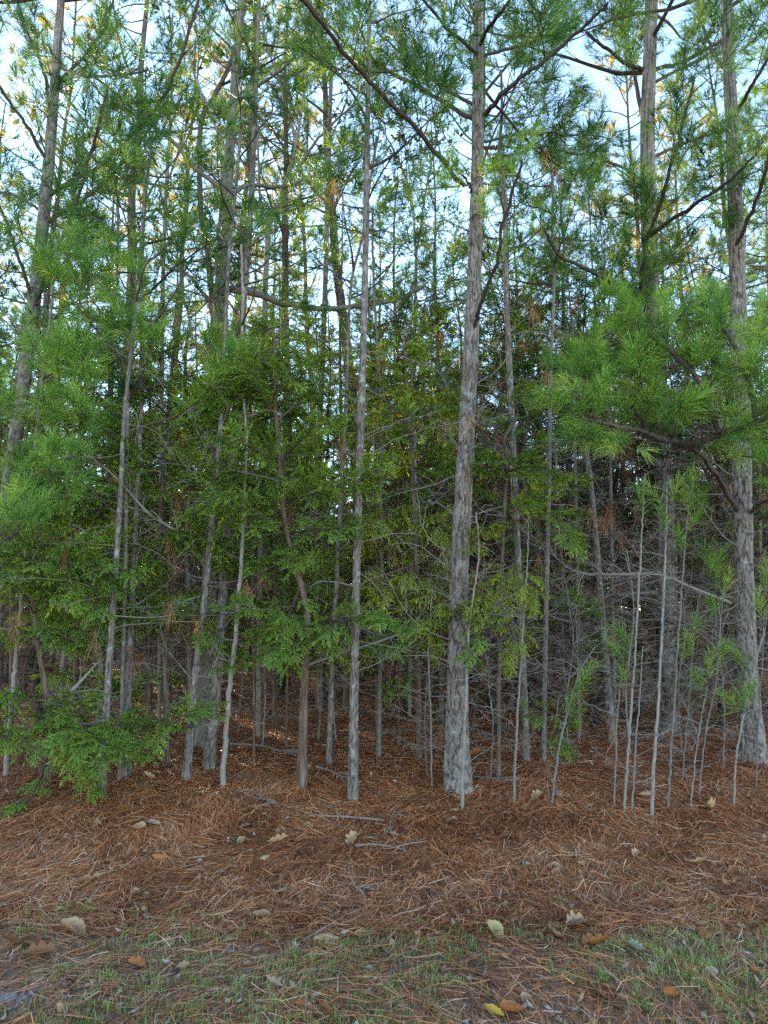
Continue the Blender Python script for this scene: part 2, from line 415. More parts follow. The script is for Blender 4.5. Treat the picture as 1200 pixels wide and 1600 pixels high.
def mat_ground():
    m, nt, out = newmat('forest_floor'); N = nt.nodes; Lk = nt.links
    tc = N.new('ShaderNodeTexCoord')
    def noise(s, d=8, rg=.65):
        n = N.new('ShaderNodeTexNoise'); n.inputs['Scale'].default_value = s; n.inputs['Detail'].default_value = d; n.inputs['Roughness'].default_value = rg
        Lk.new(tc.outputs['Object'], n.inputs['Vector']); return n
    n1 = noise(45); n2 = noise(1.3, 5); n3 = noise(160, 3)
    r1 = ramp(nt, [(.25, (.07, .032, .018)), (.45, (.22, .098, .050)), (.6, (.38, .175, .088)), (.8, (.48, .27, .155))]); Lk.new(n1.outputs['Fac'], r1.inputs[0])
    r2 = ramp(nt, [(.3, (.10, .066, .045)), (.5, (.24, .165, .115)), (.75, (.40, .31, .235))]); Lk.new(n3.outputs['Fac'], r2.inputs[0])
    sx = N.new('ShaderNodeSeparateXYZ'); Lk.new(tc.outputs['Object'], sx.inputs[0])
    ma = N.new('ShaderNodeMath'); ma.operation = 'MULTIPLY_ADD'; ma.inputs[1].default_value = 1.4; Lk.new(n2.outputs['Fac'], ma.inputs[0]); Lk.new(sx.outputs['Y'], ma.inputs[2])
    mr = N.new('ShaderNodeMapRange'); mr.inputs['From Min'].default_value = 4.7; mr.inputs['From Max'].default_value = 5.7; Lk.new(ma.outputs[0], mr.inputs['Value'])
    mx = N.new('ShaderNodeMix'); mx.data_type = 'RGBA'; Lk.new(mr.outputs[0], mx.inputs[0]); Lk.new(r2.outputs[0], mx.inputs[6]); Lk.new(r1.outputs[0], mx.inputs[7])
    b = N.new('ShaderNodeBsdfPrincipled'); b.inputs['Roughness'].default_value = .95; b.inputs['Specular IOR Level'].default_value = .1
    Lk.new(mx.outputs[2], b.inputs['Base Color'])
    bp = N.new('ShaderNodeBump'); bp.inputs['Strength'].default_value = .9; bp.inputs['Distance'].default_value = .02; Lk.new(n1.outputs['Fac'], bp.inputs['Height'])
    Lk.new(bp.outputs[0], b.inputs['Normal']); Lk.new(b.outputs[0], out.inputs[0])
    return m
M['ground'] = mat_ground()

# ------------------------------------------------------------------ ground
xs = np.concatenate([-np.geomspace(260, 7.3, 26), np.arange(-7, 7.01, .06), np.geomspace(7.3, 260, 26)])
ys = np.concatenate([-np.geomspace(120, 2, 12), np.arange(-1, 1.9, .4), np.arange(2, 13, .06), np.geomspace(13.2, 320, 40)])
gx, gy = np.meshgrid(xs, ys)
gv = np.stack([gx, gy, zg(gx, gy)], -1).reshape(-1, 3)
nx = len(xs); ii, jj = np.meshgrid(np.arange(len(ys) - 1), np.arange(nx - 1), indexing='ij')
a = (ii * nx + jj).ravel()
G = Geo(); G.add(gv, np.concatenate([np.stack([a, a + 1, a + nx + 1], -1), np.stack([a, a + nx + 1, a + nx], -1)]))
obj('ground', mesh('ground', G, [M['ground']]), kind='structure')

def scatter(n, y0, y1, power=1.):
    y = y0 + (y1 - y0) * rng.random(n) ** power
    x = (rng.random(n) * 2 - 1) * (.62 * y + .5)
    return x, y

# pine straw
G = Geo()
for n, y0, y1, L, w in ((34000, 4.0, 5.6, .19, .0034), (44000, 5.3, 7.6, .2, .0038), (20000, 7.3, 11, .22, .006), (12000, 11, 18, .24, .009), (17000, 2.6, 4.4, .18, .0034)):
    x, y = scatter(n, y0, y1)
    flow = 6.28 * vnoise(x * 1.1, y * 1.1, 21) + rng.normal(0, .75, n)
    l = L * rng.uniform(.6, 1.2, n); cv = rng.normal(0, .35, n)
    hh = .004 + .03 * rng.random(n) ** 2 * (.4 + 1.2 * vnoise(x * 4, y * 4, 8))
    d0 = np.stack([np.cos(flow), np.sin(flow)], -1); d1 = np.stack([np.cos(flow + cv), np.sin(flow + cv)], -1)
    p0 = np.stack([x, y], -1); p1 = p0 + d0 * (l * .5)[:, None]; p2 = p1 + d1 * (l * .5)[:, None]
    def lift(p, h): return np.concatenate([p, (zg(p[:, 0], p[:, 1]) + h)[:, None]], 1)
    q0 = lift(p0, hh * rng.uniform(.2, 1.6, n)); q1 = lift(p1, hh * 1.2); q2 = lift(p2, hh * rng.uniform(.2, 1.8, n) + .02 * (rng.random(n) < .12))
    wd = np.stack([-np.sin(flow), np.cos(flow), rng.normal(0, .5, n)], -1); wd = nrm(wd) * w * .5
    vs = np.stack([q0 - wd, q0 + wd, q1 - wd, q1 + wd, q2], 1).reshape(-1, 3)
    k = np.arange(n)[:, None] * 5
    tt = np.clip(.27 + .36 * vnoise(x * 2.2, y * 2.2, 31) + rng.normal(0, .26, n), 0, 1)
    G.add(vs, np.concatenate([k + [0, 1, 3], k + [0, 3, 2], k + [2, 3, 4]]), np.repeat(tt, 5))
obj('pine_straw', mesh('pine_straw', G, [M['straw']]), kind='stuff', label='red-brown fallen pine needles covering the bank and wood floor', cat='pine straw')

# grass of the verge
G = Geo()
nt_ = 6200
x, y = scatter(nt_, 2.6, 4.95, .8)
keep = rng.random(nt_) < sstep(.28, .72, vnoise(x * 1.6, y * 1.9, 41) * .7 + .35 * vnoise(x * 5, y * 5, 42)) * (1 - .97 * sstep(3.85, 4.35, y)) * (1 - .95 * sstep(-1.2, -1.75, x) * sstep(3.95, 3.6, y))
x, y = x[keep], y[keep]
nb = 11
X = np.repeat(x, nb) + rng.normal(0, .018, len(x) * nb); Y = np.repeat(y, nb) + rng.normal(0, .018, len(x) * nb); n = len(X)
tu = np.repeat(np.where(rng.random(len(x)) < .38, .10, .68) + rng.normal(0, .08, len(x)), nb)
az = rng.random(n) * 6.283; ln = rng.uniform(.018, .062, n); le = rng.uniform(.2, 1.1, n)
h = np.stack([np.cos(az), np.sin(az), np.zeros(n)], -1)
p0 = np.stack([X, Y, zg(X, Y) - .003], -1)
p1 = p0 + h * (ln * .4 * np.sin(le * .6))[:, None] + V3(0, 0, 1) * (ln * .5)[:, None]
p2 = p1 + h * (ln * .6 * np.sin(le))[:, None] + V3(0, 0, 1) * (ln * .5 * np.cos(le * 1.3))[:, None]
wd = np.stack([-np.sin(az), np.cos(az), np.zeros(n)], -1) * rng.uniform(.0012, .0024, n)[:, None]
vs = np.stack([p0 - wd, p0 + wd, p1 - wd, p1 + wd, p2], 1).reshape(-1, 3); k = np.arange(n)[:, None] * 5
G.add(vs, np.concatenate([k + [0, 1, 3], k + [0, 3, 2], k + [2, 3, 4]]), np.repeat(np.clip(tu + rng.normal(0, .08, n), 0, 1), 5))
obj('grass', mesh('grass', G, [M['grass']]), kind='stuff', label='short sparse green and straw-coloured grass on the verge', cat='grass')



# scraps of broken leaf and bark too small to count
G = Geo(); n = 5200
x, y = scatter(n, 2.6, 8.5, 1.3); s_ = rng.uniform(.006, .022, n); az = rng.random(n) * 6.283
u_ = np.stack([np.cos(az), np.sin(az), rng.normal(0, .35, n)], -1); w_ = np.stack([-np.sin(az), np.cos(az), rng.normal(0, .35, n)], -1)
c_ = np.stack([x, y, zg(x, y) + .014 + .01 * rng.random(n)], -1)
q = [c_ + u_ * (s_ * a_)[:, None] + w_ * (s_ * b_)[:, None] + V3(0, 0, .3) * (s_ * z_)[:, None] for a_, b_, z_ in ((-1.2, 0, .5), (-.2, .6, 0), (1.1, .1, .8), (.1, -.7, .2))]
k = np.arange(n)[:, None] * 4
G.add(np.stack(q, 1).reshape(-1, 3), np.concatenate([k + [0, 1, 2], k + [0, 2, 3]]), np.repeat(rng.random(n), 4))
M['scrap'] = mat_leaf('leaf_scraps', [(0, (.05, .03, .022)), (.3, (.13, .07, .04)), (.6, (.26, .15, .08)), (.85, (.36, .25, .16)), (1, (.40, .36, .33))], .1, .7, .2, 0)
obj('leaf_litter', mesh('leaf_litter', G, [M['scrap']]), kind='stuff', label='small scraps of broken leaf scattered over straw and verge', cat='leaf litter')

# ------------------------------------------------------------------ sprigs: shared meshes, each placed as a part of its branch (foot at the origin, along +Y, up +Z)
def sprig_pine(n_side, nn, w, L, bent, leafm, l=.6, lift=.35):
    G = Geo(); tips = []
    ax = wander(V3(0, 0, 0), V3(rng.normal(0, .1), 1, .05), l, 8, lift, .06)
    tube(G, ax, np.linspace(.0055, .0022, 8), 4)
    tips.append((ax[-1], nrm(ax[-1] - ax[-2])))
    for k in range(n_side):
        t = .25 + .68 * (k + rng.random() * .7) / n_side; q, tn = along(ax, t)
        sp = wander(q, side(tn, rng.uniform(.5, 1.), (0 if k % 2 else math.pi) + rng.normal(0, .8), .8), l * rng.uniform(.22, .5) * (1.2 - .5 * t), 6, lift * 1.2, .09)
        tube(G, sp, np.linspace(.0032, .0018, 6), 3); tips.append((sp[-1], nrm(sp[-1] - sp[-2])))
    needles(G, [t[0] for t in tips], [t[1] for t in tips], nn, L, w, bent=bent, mat=1, shoot=.15)
    return mesh('sprig', G, [M['twig'], M[leafm]])

def sprig_cedar(n, w, leafm, l=.44, droop=-.25, step=.013):
    """a feathery frond: branchlets left and right, each closely set with short forward-pointing scale-leaf tips"""
    G = Geo(); V = []; Ff = []; Tn = []
    def blade(a, d, ll, tn):
        up = V3(0, 0, 1) + rng.normal(0, .35, 3); sd = nrm(np.cross(d, up)) * w * .5 * rng.uniform(.75, 1.2); k = len(V); e = a + d * ll
        V.extend([a, a + d * ll * .45 + sd, e, a + d * ll * .45 - sd]); Ff.extend([[k, k + 1, k + 2], [k, k + 2, k + 3]]); Tn.extend([tn] * 4)
    ax = wander(V3(0, 0, 0), V3(rng.normal(0, .1), 1, .15), l, 8, droop, .09); tube(G, ax, np.linspace(.004, .0018, 8), 4)
    tc = rng.uniform(.15, .55)
    lines = [(ax, .35)]
    for k in range(n):
        t = .15 + .8 * (k + rng.random() * .6) / n; q, tn = along(ax, t); ll = l * rng.uniform(.3, .55) * (1.2 - .75 * t)
        sp = wander(q, side(tn, rng.uniform(.55, .95), (0 if k % 2 else math.pi) + rng.normal(0, .45), .8), ll, 6, droop * 1.2, .10)
        tube(G, sp, np.linspace(.0024, .0012, 6), 3); lines.append((sp, .05))
    for (ln_, t0) in lines:
        L = np.linalg.norm(np.diff(ln_, axis=0), axis=1).sum(); m = max(3, int(L * (1 - t0) / step)); c2 = tc + rng.normal(0, .10)
        for j in range(m):
            t = min(.999, t0 + (1 - t0) * (j + .5) / m); q, tn = along(ln_, t)
            d = side(tn, rng.uniform(.35, .75), (0 if j % 2 else math.pi) + rng.normal(0, .7), .9); d = nrm(d + V3(0, 0, -.15))
            blade(q, d, rng.uniform(.032, .062) * (1.15 - .45 * t), np.clip(c2 + .30 * t + rng.normal(0, .06), 0, 1))
        blade(ln_[-1], nrm(ln_[-1] - ln_[-2]), .05, np.clip(c2 + .35, 0, 1))
    G.add(np.array(V), np.array(Ff), np.array(Tn), 1)
    return mesh('sprig', G, [M['twig'], M[leafm]])

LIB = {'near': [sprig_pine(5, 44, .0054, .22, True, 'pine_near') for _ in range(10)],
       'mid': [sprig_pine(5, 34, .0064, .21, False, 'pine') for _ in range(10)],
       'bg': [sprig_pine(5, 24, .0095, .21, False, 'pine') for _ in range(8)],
       'cedar': [sprig_cedar(13, .0115, 'cedar', step=.0075) for _ in range(12)],
       'cedar_y': [sprig_cedar(12, .0115, 'cedar_y', droop=-.6, step=.008) for _ in range(8)],
       'cedar_bg': [sprig_cedar(9, .017, 'cedar', step=.015) for _ in range(8)]}

def put_sprig(lib, parent, base, pos, d, s):
    from mathutils import Matrix
    d = nrm(d); ref = V3(0, 0, 1) if abs(d[2]) < .95 else V3(0, 1, 0)
    x = nrm(np.cross(d, ref)); z = np.cross(x, d)
    a = rng.normal(0, .35); x, z = x * math.cos(a) + z * math.sin(a), z * math.cos(a) - x * math.sin(a)
    L_ = LIB[lib]; o = bpy.data.objects.new('sprig', L_[int(rng.integers(len(L_)))]); col.objects.link(o); o.parent = parent
    p = pos - base
    o.matrix_basis = Matrix(((x[0] * s, d[0] * s, z[0] * s, p[0]), (x[1] * s, d[1] * s, z[1] * s, p[1]), (x[2] * s, d[2] * s, z[2] * s, p[2]), (0, 0, 0, 1)))
    return o

def dress(parent, base, path, lib, gap, t0, l0, ang=(.55, 1.05), unit=.6, flat=.7, tip=True, smin=.4, smax=1.7):
    """sprigs along a branch"""
    L = np.linalg.norm(np.diff(path, axis=0), axis=1).sum(); n = max(1, int(L * (1 - t0) / gap))
    for i in range(n):
        t = min(.999, t0 + (1 - t0) * (i + rng.random() * .8) / n); p, tan = along(path, t)
        l = l0 * (1.15 - .65 * t) * rng.uniform(.6, 1.2)
        put_sprig(lib, parent, base, p, side(tan, rng.uniform(*ang), (0 if i % 2 else math.pi) + rng.normal(0, .8), flat), min(smax, max(smin, l / unit)) if unit < .5 else min(1.15, max(.6, l / unit)))
    if tip: put_sprig(lib, parent, base, path[-1] - nrm(path[-1] - path[-2]) * .05, path[-1] - path[-2], max(smin, min(smax, l0 * .6 / unit)))

# ------------------------------------------------------------------ trees of the front edge
FEET = []
def stem(px, Y=None, top=None, topr=.012, step=.05):
    """trunk centre line and radii from photo points (x, y, width[, depth offset]); grows on to height top"""
    x, y, w = px[0][:3]
    if Y is None:
        b = hit(x, y); Y = b[1]
    else:
        b = P(x, y, Y); b[2] = zg(b[0], b[1])
    pts = []; rad = []
    for q in px:
        yy = Y + (q[3] if len(q) > 3 else 0); d = ray(q[0], q[1]); t = yy / d[1]
        pts.append(V3(0, 0, CAMZ) + d * t); rad.append(q[2] * .40 * t / F)
    pts[0] = b - V3(0, 0, .06)
    if top and top > pts[-1][2] + .3:
        d = nrm(pts[-1] - pts[-2]); d = nrm(d * .6 + V3(0, 0, 1))
        h = top - pts[-1][2]; r_ = rad[-1]
        for k in (.33, .66, 1.): pts.append(pts[-1] + d * (h / 3) / max(d[2], .5) + V3(*rng.normal(0, .04, 2), 0)); rad.append(r_ + (topr - r_) * k)
    pts = np.array(pts); rad = np.array(rad)
    L = np.linalg.norm(np.diff(pts, axis=0), axis=1).sum()
    n = max(8, int(L / step)); path = catmull(pts, n)
    s0 = np.linspace(0, len(pts) - 1, n); rr = np.interp(s0, np.arange(len(pts)), rad)
    if Y < 9: FEET.append((b[0], b[1], rr[0]))
    return path, rr, Y, b

def at_height(path, z):
    i = int(np.argmin(np.abs(path[:, 2] - z))); return path[i], nrm(path[min(i + 1, len(path) - 1)] - path[max(i - 1, 0)])

def limb_px(px, Y):
    pts = [P(q[0], q[1], Y + (q[3] if len(q) > 3 else 0)) for q in px]
    p = catmull(pts, max(12, 7 * len(pts))); L = np.linalg.norm(p[-1] - p[0])
    w = np.cumsum(rng.normal(0, .006, p.shape), axis=0); w -= np.linspace(0, 1, len(p))[:, None] * w[-1]
    return p + w * min(1., L) + rng.normal(0, .0018, p.shape) * (np.arange(len(p)) > 0)[:, None]

def tube_r(px, Y):
    return px[0][2] * .5 * Y / F, px[-1][2] * .5 * Y / F

def add_branch(T, px, Y, wood, lib='mid', sub=.6, gap=.12, t0=.2, S=7, flat=.7, ang=(.55, 1.05)):
    path = limb_px(px, Y); r0, r1 = tube_r(px, Y)
    Gb = Geo(); tube(Gb, path, np.linspace(r0, max(r1, .003), len(path)), S)
    br = T.part('branch', Gb, [wood])
    dress(br, T.base, path, lib, gap, t0, sub, ang, flat=flat)
    return path

def auto_crown(T, path, z0, z1, n, length, lib='bg', gap=.3, rise=.3):
    for i in range(n):
        z = z0 + (z1 - z0) * (i + rng.random()) / n; p, t = at_height(path, z)
        l = length * (1.05 - .7 * ((z - z0) / max(z1 - z0, .1)) ** 1.3) * rng.uniform(.7, 1.15)
        a = i * 2.4 + rng.normal(0, .4)
        lp = wander(p, V3(math.cos(a), math.sin(a), rise + rng.normal(0, .15)), l, 8, .5, .10)
        Gc = Geo(); tube(Gc, lp, np.linspace(.006 + .009 * l, .004, 8), 5)
        br = T.part('branch', Gc, [M['bark_far']])
        dress(br, T.base, lp, lib, gap, .25, max(.5, l * .4), smin=.8)
    put_sprig(lib, T.o, T.base, path[-1] - V3(0, 0, .1), V3(.1, .1, 1), 1.)

def dead_skirt(T, path, z0, z1, n, L=(.3, .9), r=.006, tw=8, fine=3, brown=0.):
    Gd = Geo(); tips = []; n = int(n * 1.7); z0 = z0 - .35
    for i in range(n):
        z = rng.uniform(z0, z1); p, t = at_height(path, z); a = rng.random() * 6.283
        m = dead_limb(Gd, p, V3(math.cos(a), math.sin(a), rng.normal(.1, .3)), rng.uniform(*L) * 1.25, r * rng.uniform(.8, 1.4), tw, rng.normal(0, .4), .15, fine)
        if rng.random() < brown: tips.append((m[-1], nrm(m[-1] - m[-2] + V3(0, 0, -.6))))
    if tips: needles(Gd, [t[0] for t in tips], [t[1] for t in tips], 30, .14, .003, mat=1, droop=.5)
    T.part('dead_twig_cluster', Gd, [M['twig_dead'], M['pine_dead']], kind='stuff')

def pine(label, px, Y=None, top=9., wood='bark_mid', detail=0, skirt=None, crown=None, cat='tree', name='pine_tree', group=None, flare=.2, brown=.1):
    path, rr, Y, b = stem(px, Y, top)
    T = Thing(name, label, cat, b, group)
    G = Geo()
    if detail:
        st = .0125 if detail == 2 else .03
        cum = np.concatenate([[0], np.cumsum(np.linalg.norm(np.diff(path, axis=0), axis=1))])
        u_ = np.unique(np.concatenate([np.arange(0, min(6.6, cum[-1]), st), np.arange(6.6, max(6.7, cum[-1]), .25), [cum[-1]]])); u_ = u_[u_ <= cum[-1]]
        p2 = np.stack([np.interp(u_, cum, path[:, k]) for k in range(3)], -1); r2 = np.interp(u_, cum, rr)
        if detail == 2: bark(G, p2, r2, 104, .012, .042, .24, int(b[0] * 100) + 7, flare=flare)
        else: bark(G, p2, r2, 30 if rr[0] < .08 else 48, max(.003, min(.011, .09 * rr[0])), max(.014, min(.042, rr[0] * .6)), .17, int(b[0] * 100) + 7, flare=flare)
    else:
        p2 = path.copy(); p2[1:-1] += rng.normal(0, .003, (len(path) - 2, 3))
        tube(G, p2, rr * (1 + .5 * np.exp(-np.arange(len(rr)) * .05 / .06) * flare), 10)
    T.part('trunk', G, [M[wood]])
    if skirt: dead_skirt(T, path, b[2] + skirt[0], b[2] + skirt[1], skirt[2], *(skirt[3:] or ()), brown=brown)
    if crown: auto_crown(T, path, *crown)
    T.path = path; T.Y = Y; T.r = rr
    return T

# --- big plated pine in the middle
A = pine('large grey pine with plated bark and wide limbs, centre right of the wood edge',
         [(716, 1238, 55), (714, 1130, 42), (718, 900, 34), (727, 720, 31), (735, 560, 27), (742, 400, 24), (746, 250, 22), (747, 100, 18), (749, -20, 16)],
         top=13, wood='bark_big', detail=2, skirt=(1.0, 4.2, 16, (.3, .9), .006), crown=(7.6, 13, 16, 2.4), flare=.26)
YA = A.Y
for px in ([(725, 290, 9), (690, 255, 9, -.25), (640, 190, 8, -.6), (560, 105, 7, -1.0), (470, 0, 6, -1.5), (420, -50, 5, -1.8)],
           [(742, 185, 9), (700, 165, 8, .1), (640, 125, 8, .2), (570, 85, 7, .3), (530, 55, 6, .3), (470, -10, 4, .3)],
           [(742, 165, 7), (690, 130, 6, .5), (640, 90, 5, .9), (590, 50, 4, 1.3)],
           [(748, 85, 7), (715, 55, 6, -.3), (680, 20, 6, -.6), (640, -25, 4, -.9)],
           [(757, 180, 9), (790, 145, 9, -.3), (850, 100, 7, -.6), (920, 40, 5, -.9), (950, 5, 4, -1.1)],
           [(750, 72, 8), (765, 45, 8, -.3), (795, 5, 6, -.6), (830, -50, 4, -.8)],
           [(752, 90, 6), (830, 68, 5, .3), (890, 35, 4, .6)],
           [(752, 130, 6), (800, 190, 5, .6), (850, 240, 4, 1.0), (900, 275, 3, 1.3)],
           [(742, 225, 5), (810, 213, 5, .4), (880, 210, 4, .7), (945, 215, 3, 1.0)]):
    add_branch(A, px, YA, M['bark_far'], 'mid', sub=.75, gap=.13)
add_branch(A, [(738, 520, 7), (752, 470, 7, -.3), (775, 400, 6, -.6), (792, 330, 5, -.8), (815, 250, 4, -1.0)], YA, M['bark_far'], 'near', sub=.5, gap=.28, t0=.35)
add_branch(A, [(735, 300, 4), (728, 285, 4, -.4), (722, 272, 3, -.7)], YA, M['bark_far'], 'near', sub=.25, gap=.12)

# --- slim straight stems
pine('slim straight grey pine just left of centre, nearest bare trunk to the bank',
     [(551, 1252, 20), (553, 1100, 17), (557, 900, 15), (562, 720, 14), (567, 560, 13), (571, 400, 12), (574, 200, 10), (577, 0, 8)], top=8.6, detail=1,
     skirt=(1.2, 5, 22, (.25, .8), .004), crown=(5.6, 8.6, 16, 1.0))
S2 = pine('slender pine behind the cedar bough with a dark forked limb halfway up',
     [(500, 1112, 11), (497, 900, 12), (494, 780, 12), (500, 650, 11), (507, 480, 10), (512, 300, 9), (518, 100, 7)], top=10, detail=1, skirt=(1.5, 6, 20, (.3, .9), .005), crown=(7.5, 10, 10, 1.4))
for px in ([(496, 718, 6), (530, 680, 6, -.2), (560, 640, 5, -.4), (572, 608, 4, -.5)], [(495, 715, 5), (475, 680, 5, .1), (460, 640, 4, .3)]):
    add_branch(S2, px, S2.Y, M['bark_far'], 'mid', sub=.4, gap=.4)
pine('thin dark pine just left of the slim straight trunk', [(513, 1200, 12), (519, 1050, 10), (526, 900, 9), (534, 750, 8), (541, 620, 7), (548, 450, 5)], top=6.5, detail=1, skirt=(1, 4.5, 18, (.25, .7), .004), crown=(4.6, 6.5, 8, .8))
pine('short thin dark trunk in the gap right of the slim straight pine', [(592, 1186, 9), (594, 1050, 8), (596, 900, 7), (594, 740, 6)], top=6, skirt=(.8, 4, 14, (.25, .7), .004), crown=(3.8, 6, 8, .8))
pine('leaning grey trunk, left one of three standing close together', [(290, 1222, 17), (303, 1080, 14), (318, 950, 12), (333, 800, 11), (345, 660, 9), (352, 520, 7)], top=6.4, detail=1, skirt=(1, 4, 14, (.25, .8), .004), crown=(4.6, 6.4, 8, .9))
pine('thickest dark-footed trunk of the three standing close together', [(325, 1205, 25), (337, 1080, 19), (348, 930, 17), (360, 740, 14), (375, 550, 12), (393, 300, 10), (401, 100, 8)], top=9, detail=1, skirt=(1, 5, 18, (.3, .9), .005), crown=(6.8, 9, 10, 1.3))
pine('thinnest leaning trunk of the three standing close together', [(347, 1231, 12), (357, 1100, 10), (371, 960, 9), (380, 820, 7), (385, 680, 5)], top=5, skirt=(.8, 3.4, 14, (.25, .7), .004), crown=(3.6, 5, 7, .7))
pine('upright grey trunk rising behind the front cedar bough', [(198, 1218, 17), (201, 1080, 14), (206, 950, 12), (214, 780, 10), (222, 600, 8)], top=6.2, detail=1, skirt=(.8, 4, 16, (.25, .8), .004), crown=(4.4, 6.2, 8, .9))
pine('grey trunk with peeling foot half hidden by the low cedar', [(160, 1246, 15), (168, 1080, 13), (178, 930, 11), (188, 780, 9), (195, 640, 7)], top=5.6, detail=1, skirt=(.8, 4, 16, (.25, .8), .004), crown=(4, 5.6, 8, .8))
pine('dim thin trunk close behind the grey trunk with peeling foot', [(150, 1200, 10), (160, 1000, 9), (166, 850, 8), (170, 700, 6)], top=6, skirt=(.6, 4.5, 14, (.25, .8), .004), crown=(4.2, 6, 8, .9))
pine('thin grey trunk at the left edge of the wood', [(8, 1215, 11), (20, 1080, 9), (33, 950, 8), (46, 800, 7)], top=5.4, skirt=(.8, 3.8, 12, (.25, .7), .004), crown=(3.8, 5.4, 8, .8))
pine('pale thin trunk behind the left cedar, near the leaf-strewn patch', [(92, 1165, 10), (100, 1020, 9), (108, 900, 8), (115, 760, 6)], top=6, skirt=(.6, 4, 12, (.3, .8), .004), crown=(4.2, 6, 8, .9))

# --- big leaning pine on the left
Gp = pine('tall grey pine leaning right at the left edge with long dark limbs',
          [(-14, 1165, 30), (8, 810, 25), (36, 610, 24), (58, 430, 23), (74, 280, 21), (86, 130, 17), (96, -10, 13)], Y=7.3, top=14, wood='bark_big', detail=1,
          skirt=(2, 5, 14, (.3, 1.0), .006), crown=(8.6, 14, 16, 2.4))
for px in ([(78, 306, 8), (110, 290, 8, -.2), (160, 265, 7, -.5), (215, 210, 6, -.9), (270, 130, 5, -1.3), (310, 0, 4, -1.7)],
           [(76, 345, 7), (120, 315, 7, -.1), (165, 280, 6, -.2), (215, 225, 5, -.3), (265, 150, 4, -.3)],
           [(74, 250, 7), (48, 205, 6, -.3), (10, 145, 5, -.6), (-30, 90, 4, -.9)],
           [(80, 190, 7), (70, 120, 6, .3), (45, 50, 5, .5), (20, -20, 4, .8)],
           [(56, 480, 7), (75, 420, 6, -.5), (110, 340, 6, -.9), (140, 240, 5, -1.3), (165, 150, 4, -1.6)],
           [(52, 470, 6), (25, 400, 6, -.3), (0, 330, 5, -.6), (-30, 280, 4, -.9)],
           [(84, 140, 6), (130, 90, 5, .2), (160, 40, 4, .4), (180, -20, 3, .6)],
           [(66, 330, 5), (30, 310, 5, .4), (-20, 300, 4, .8)],
           [(88, 100, 5), (150, 120, 4, -.6), (230, 110, 3, -1.1)]):
    add_branch(Gp, px, Gp.Y, M['bark_far'], 'mid', sub=.75, gap=.15)

# --- big trunk with a long sagging limb behind the trio
B = pine('broad pale trunk with long mossy sagging limb behind the three close trunks',
         [(316, 1168, 30), (324, 1000, 28), (333, 760, 28), (343, 520, 28), (347, 440, 27), (352, 330, 24), (360, 220, 18), (368, 110, 14), (378, -10, 11)], top=15, wood='bark_hard', detail=1,
         skirt=None, crown=(8.8, 15, 14, 2.2), name='pine_tree')
for px in ([(350, 452, 14), (400, 460, 13, .1), (450, 476, 12, .2), (520, 482, 11, .3), (610, 470, 9, .4), (665, 445, 6, .5)],
           [(350, 300, 9), (310, 262, 9, -.1), (265, 215, 8, -.3), (215, 180, 6, -.5), (160, 165, 4, -.6)],
           [(358, 310, 9), (385, 290, 9, .2), (440, 290, 8, .3), (495, 272, 6, .5), (540, 250, 4, .6)],
           [(352, 235, 6), (330, 180, 6, .3), (300, 110, 5, .6), (285, 40, 4, .8)],
           [(345, 500, 7), (300, 430, 6, .3), (250, 410, 5, .6)]):
    add_branch(B, px, B.Y, M['bark_hard'], 'mid', sub=.9, gap=.38, t0=.45)
# dark crooked stem beside it
D = pine('dark crooked leaning stem rising in front of the broad pale trunk', [(330, 1150, 10), (338, 800, 10), (336, 560, 11), (325, 395, 12), (314, 330, 11), (313, 200, 10), (335, 150, 9), (365, 85, 8), (385, -10, 6)], Y=7.9, top=11, wood='bark_far',
         skirt=(4, 8, 14, (.5, 1.3), .007), crown=(8, 11, 9, 1.3))

# --- bare hardwoods
def hardwood(label, px, Y, forks, top=None, leaves=.25):
    path, rr, Y, b = stem(px, Y, top)
    T = Thing('hardwood_tree', label, 'tree', b)
    G = Geo(); tube(G, path, rr, 9); T.part('trunk', G, [M['bark_hard']])
    for f in forks:
        p = limb_px(f, Y); r0, r1 = tube_r(f, Y)
        Gb = Geo(); tube(Gb, p, np.linspace(r0, r1, len(p)), 7); br = T.part('branch', Gb, [M['bark_hard']])
        Gt = Geo(); tips = []
        for i in range(9):
            q, tn = along(p, rng.uniform(.15, 1))
            m = wander(q, side(tn, rng.uniform(.4, .8), None, 1.), rng.uniform(.5, 1.5), 8, .5, .1)
            tube(Gt, m, np.linspace(.008, .002, 8), 4)
            for k in range(6):
                q2, t2 = along(m, rng.uniform(.2, 1)); s = wander(q2, side(t2, rng.uniform(.4, .9), None, 1.), rng.uniform(.2, .6), 6, .3, .12)
                tube(Gt, s, np.linspace(.003, .0012, 6), 3); tips += [along(s, rng.uniform(.4, 1)) for _ in range(3)]
        tips = [t for t in tips if rng.random() < leaves]
        if tips: needles(Gt, [t[0] for t in tips], [t[1] for t in tips], 4, .07, .03, droop=.6, bent=True, mat=1)
        T.part('twig_cluster', Gt, [M['twig'], M['leaf_oak']], kind='stuff', parent=br)
hardwood('bare forked hardwood with grey limbs spreading against the pale sky', [(404, 1130, 10), (408, 800, 11), (411, 600, 11), (415, 440, 11), (420, 352, 10)], 8.2,
         [[(420, 355, 9), (440, 300, 8), (462, 240, 7), (475, 150, 5), (492, 40, 3), (500, -30, 2)], [(420, 350, 6), (405, 300, 6, .2), (400, 200, 5, .3), (385, 80, 4, .4), (375, -20, 2, .5)],
          [(440, 300, 6), (475, 250, 5, -.2), (520, 195, 4, -.4), (560, 160, 3, -.6)], [(465, 230, 5), (445, 160, 5, .3), (415, 60, 4, .5), (405, -20, 3, .6)]])
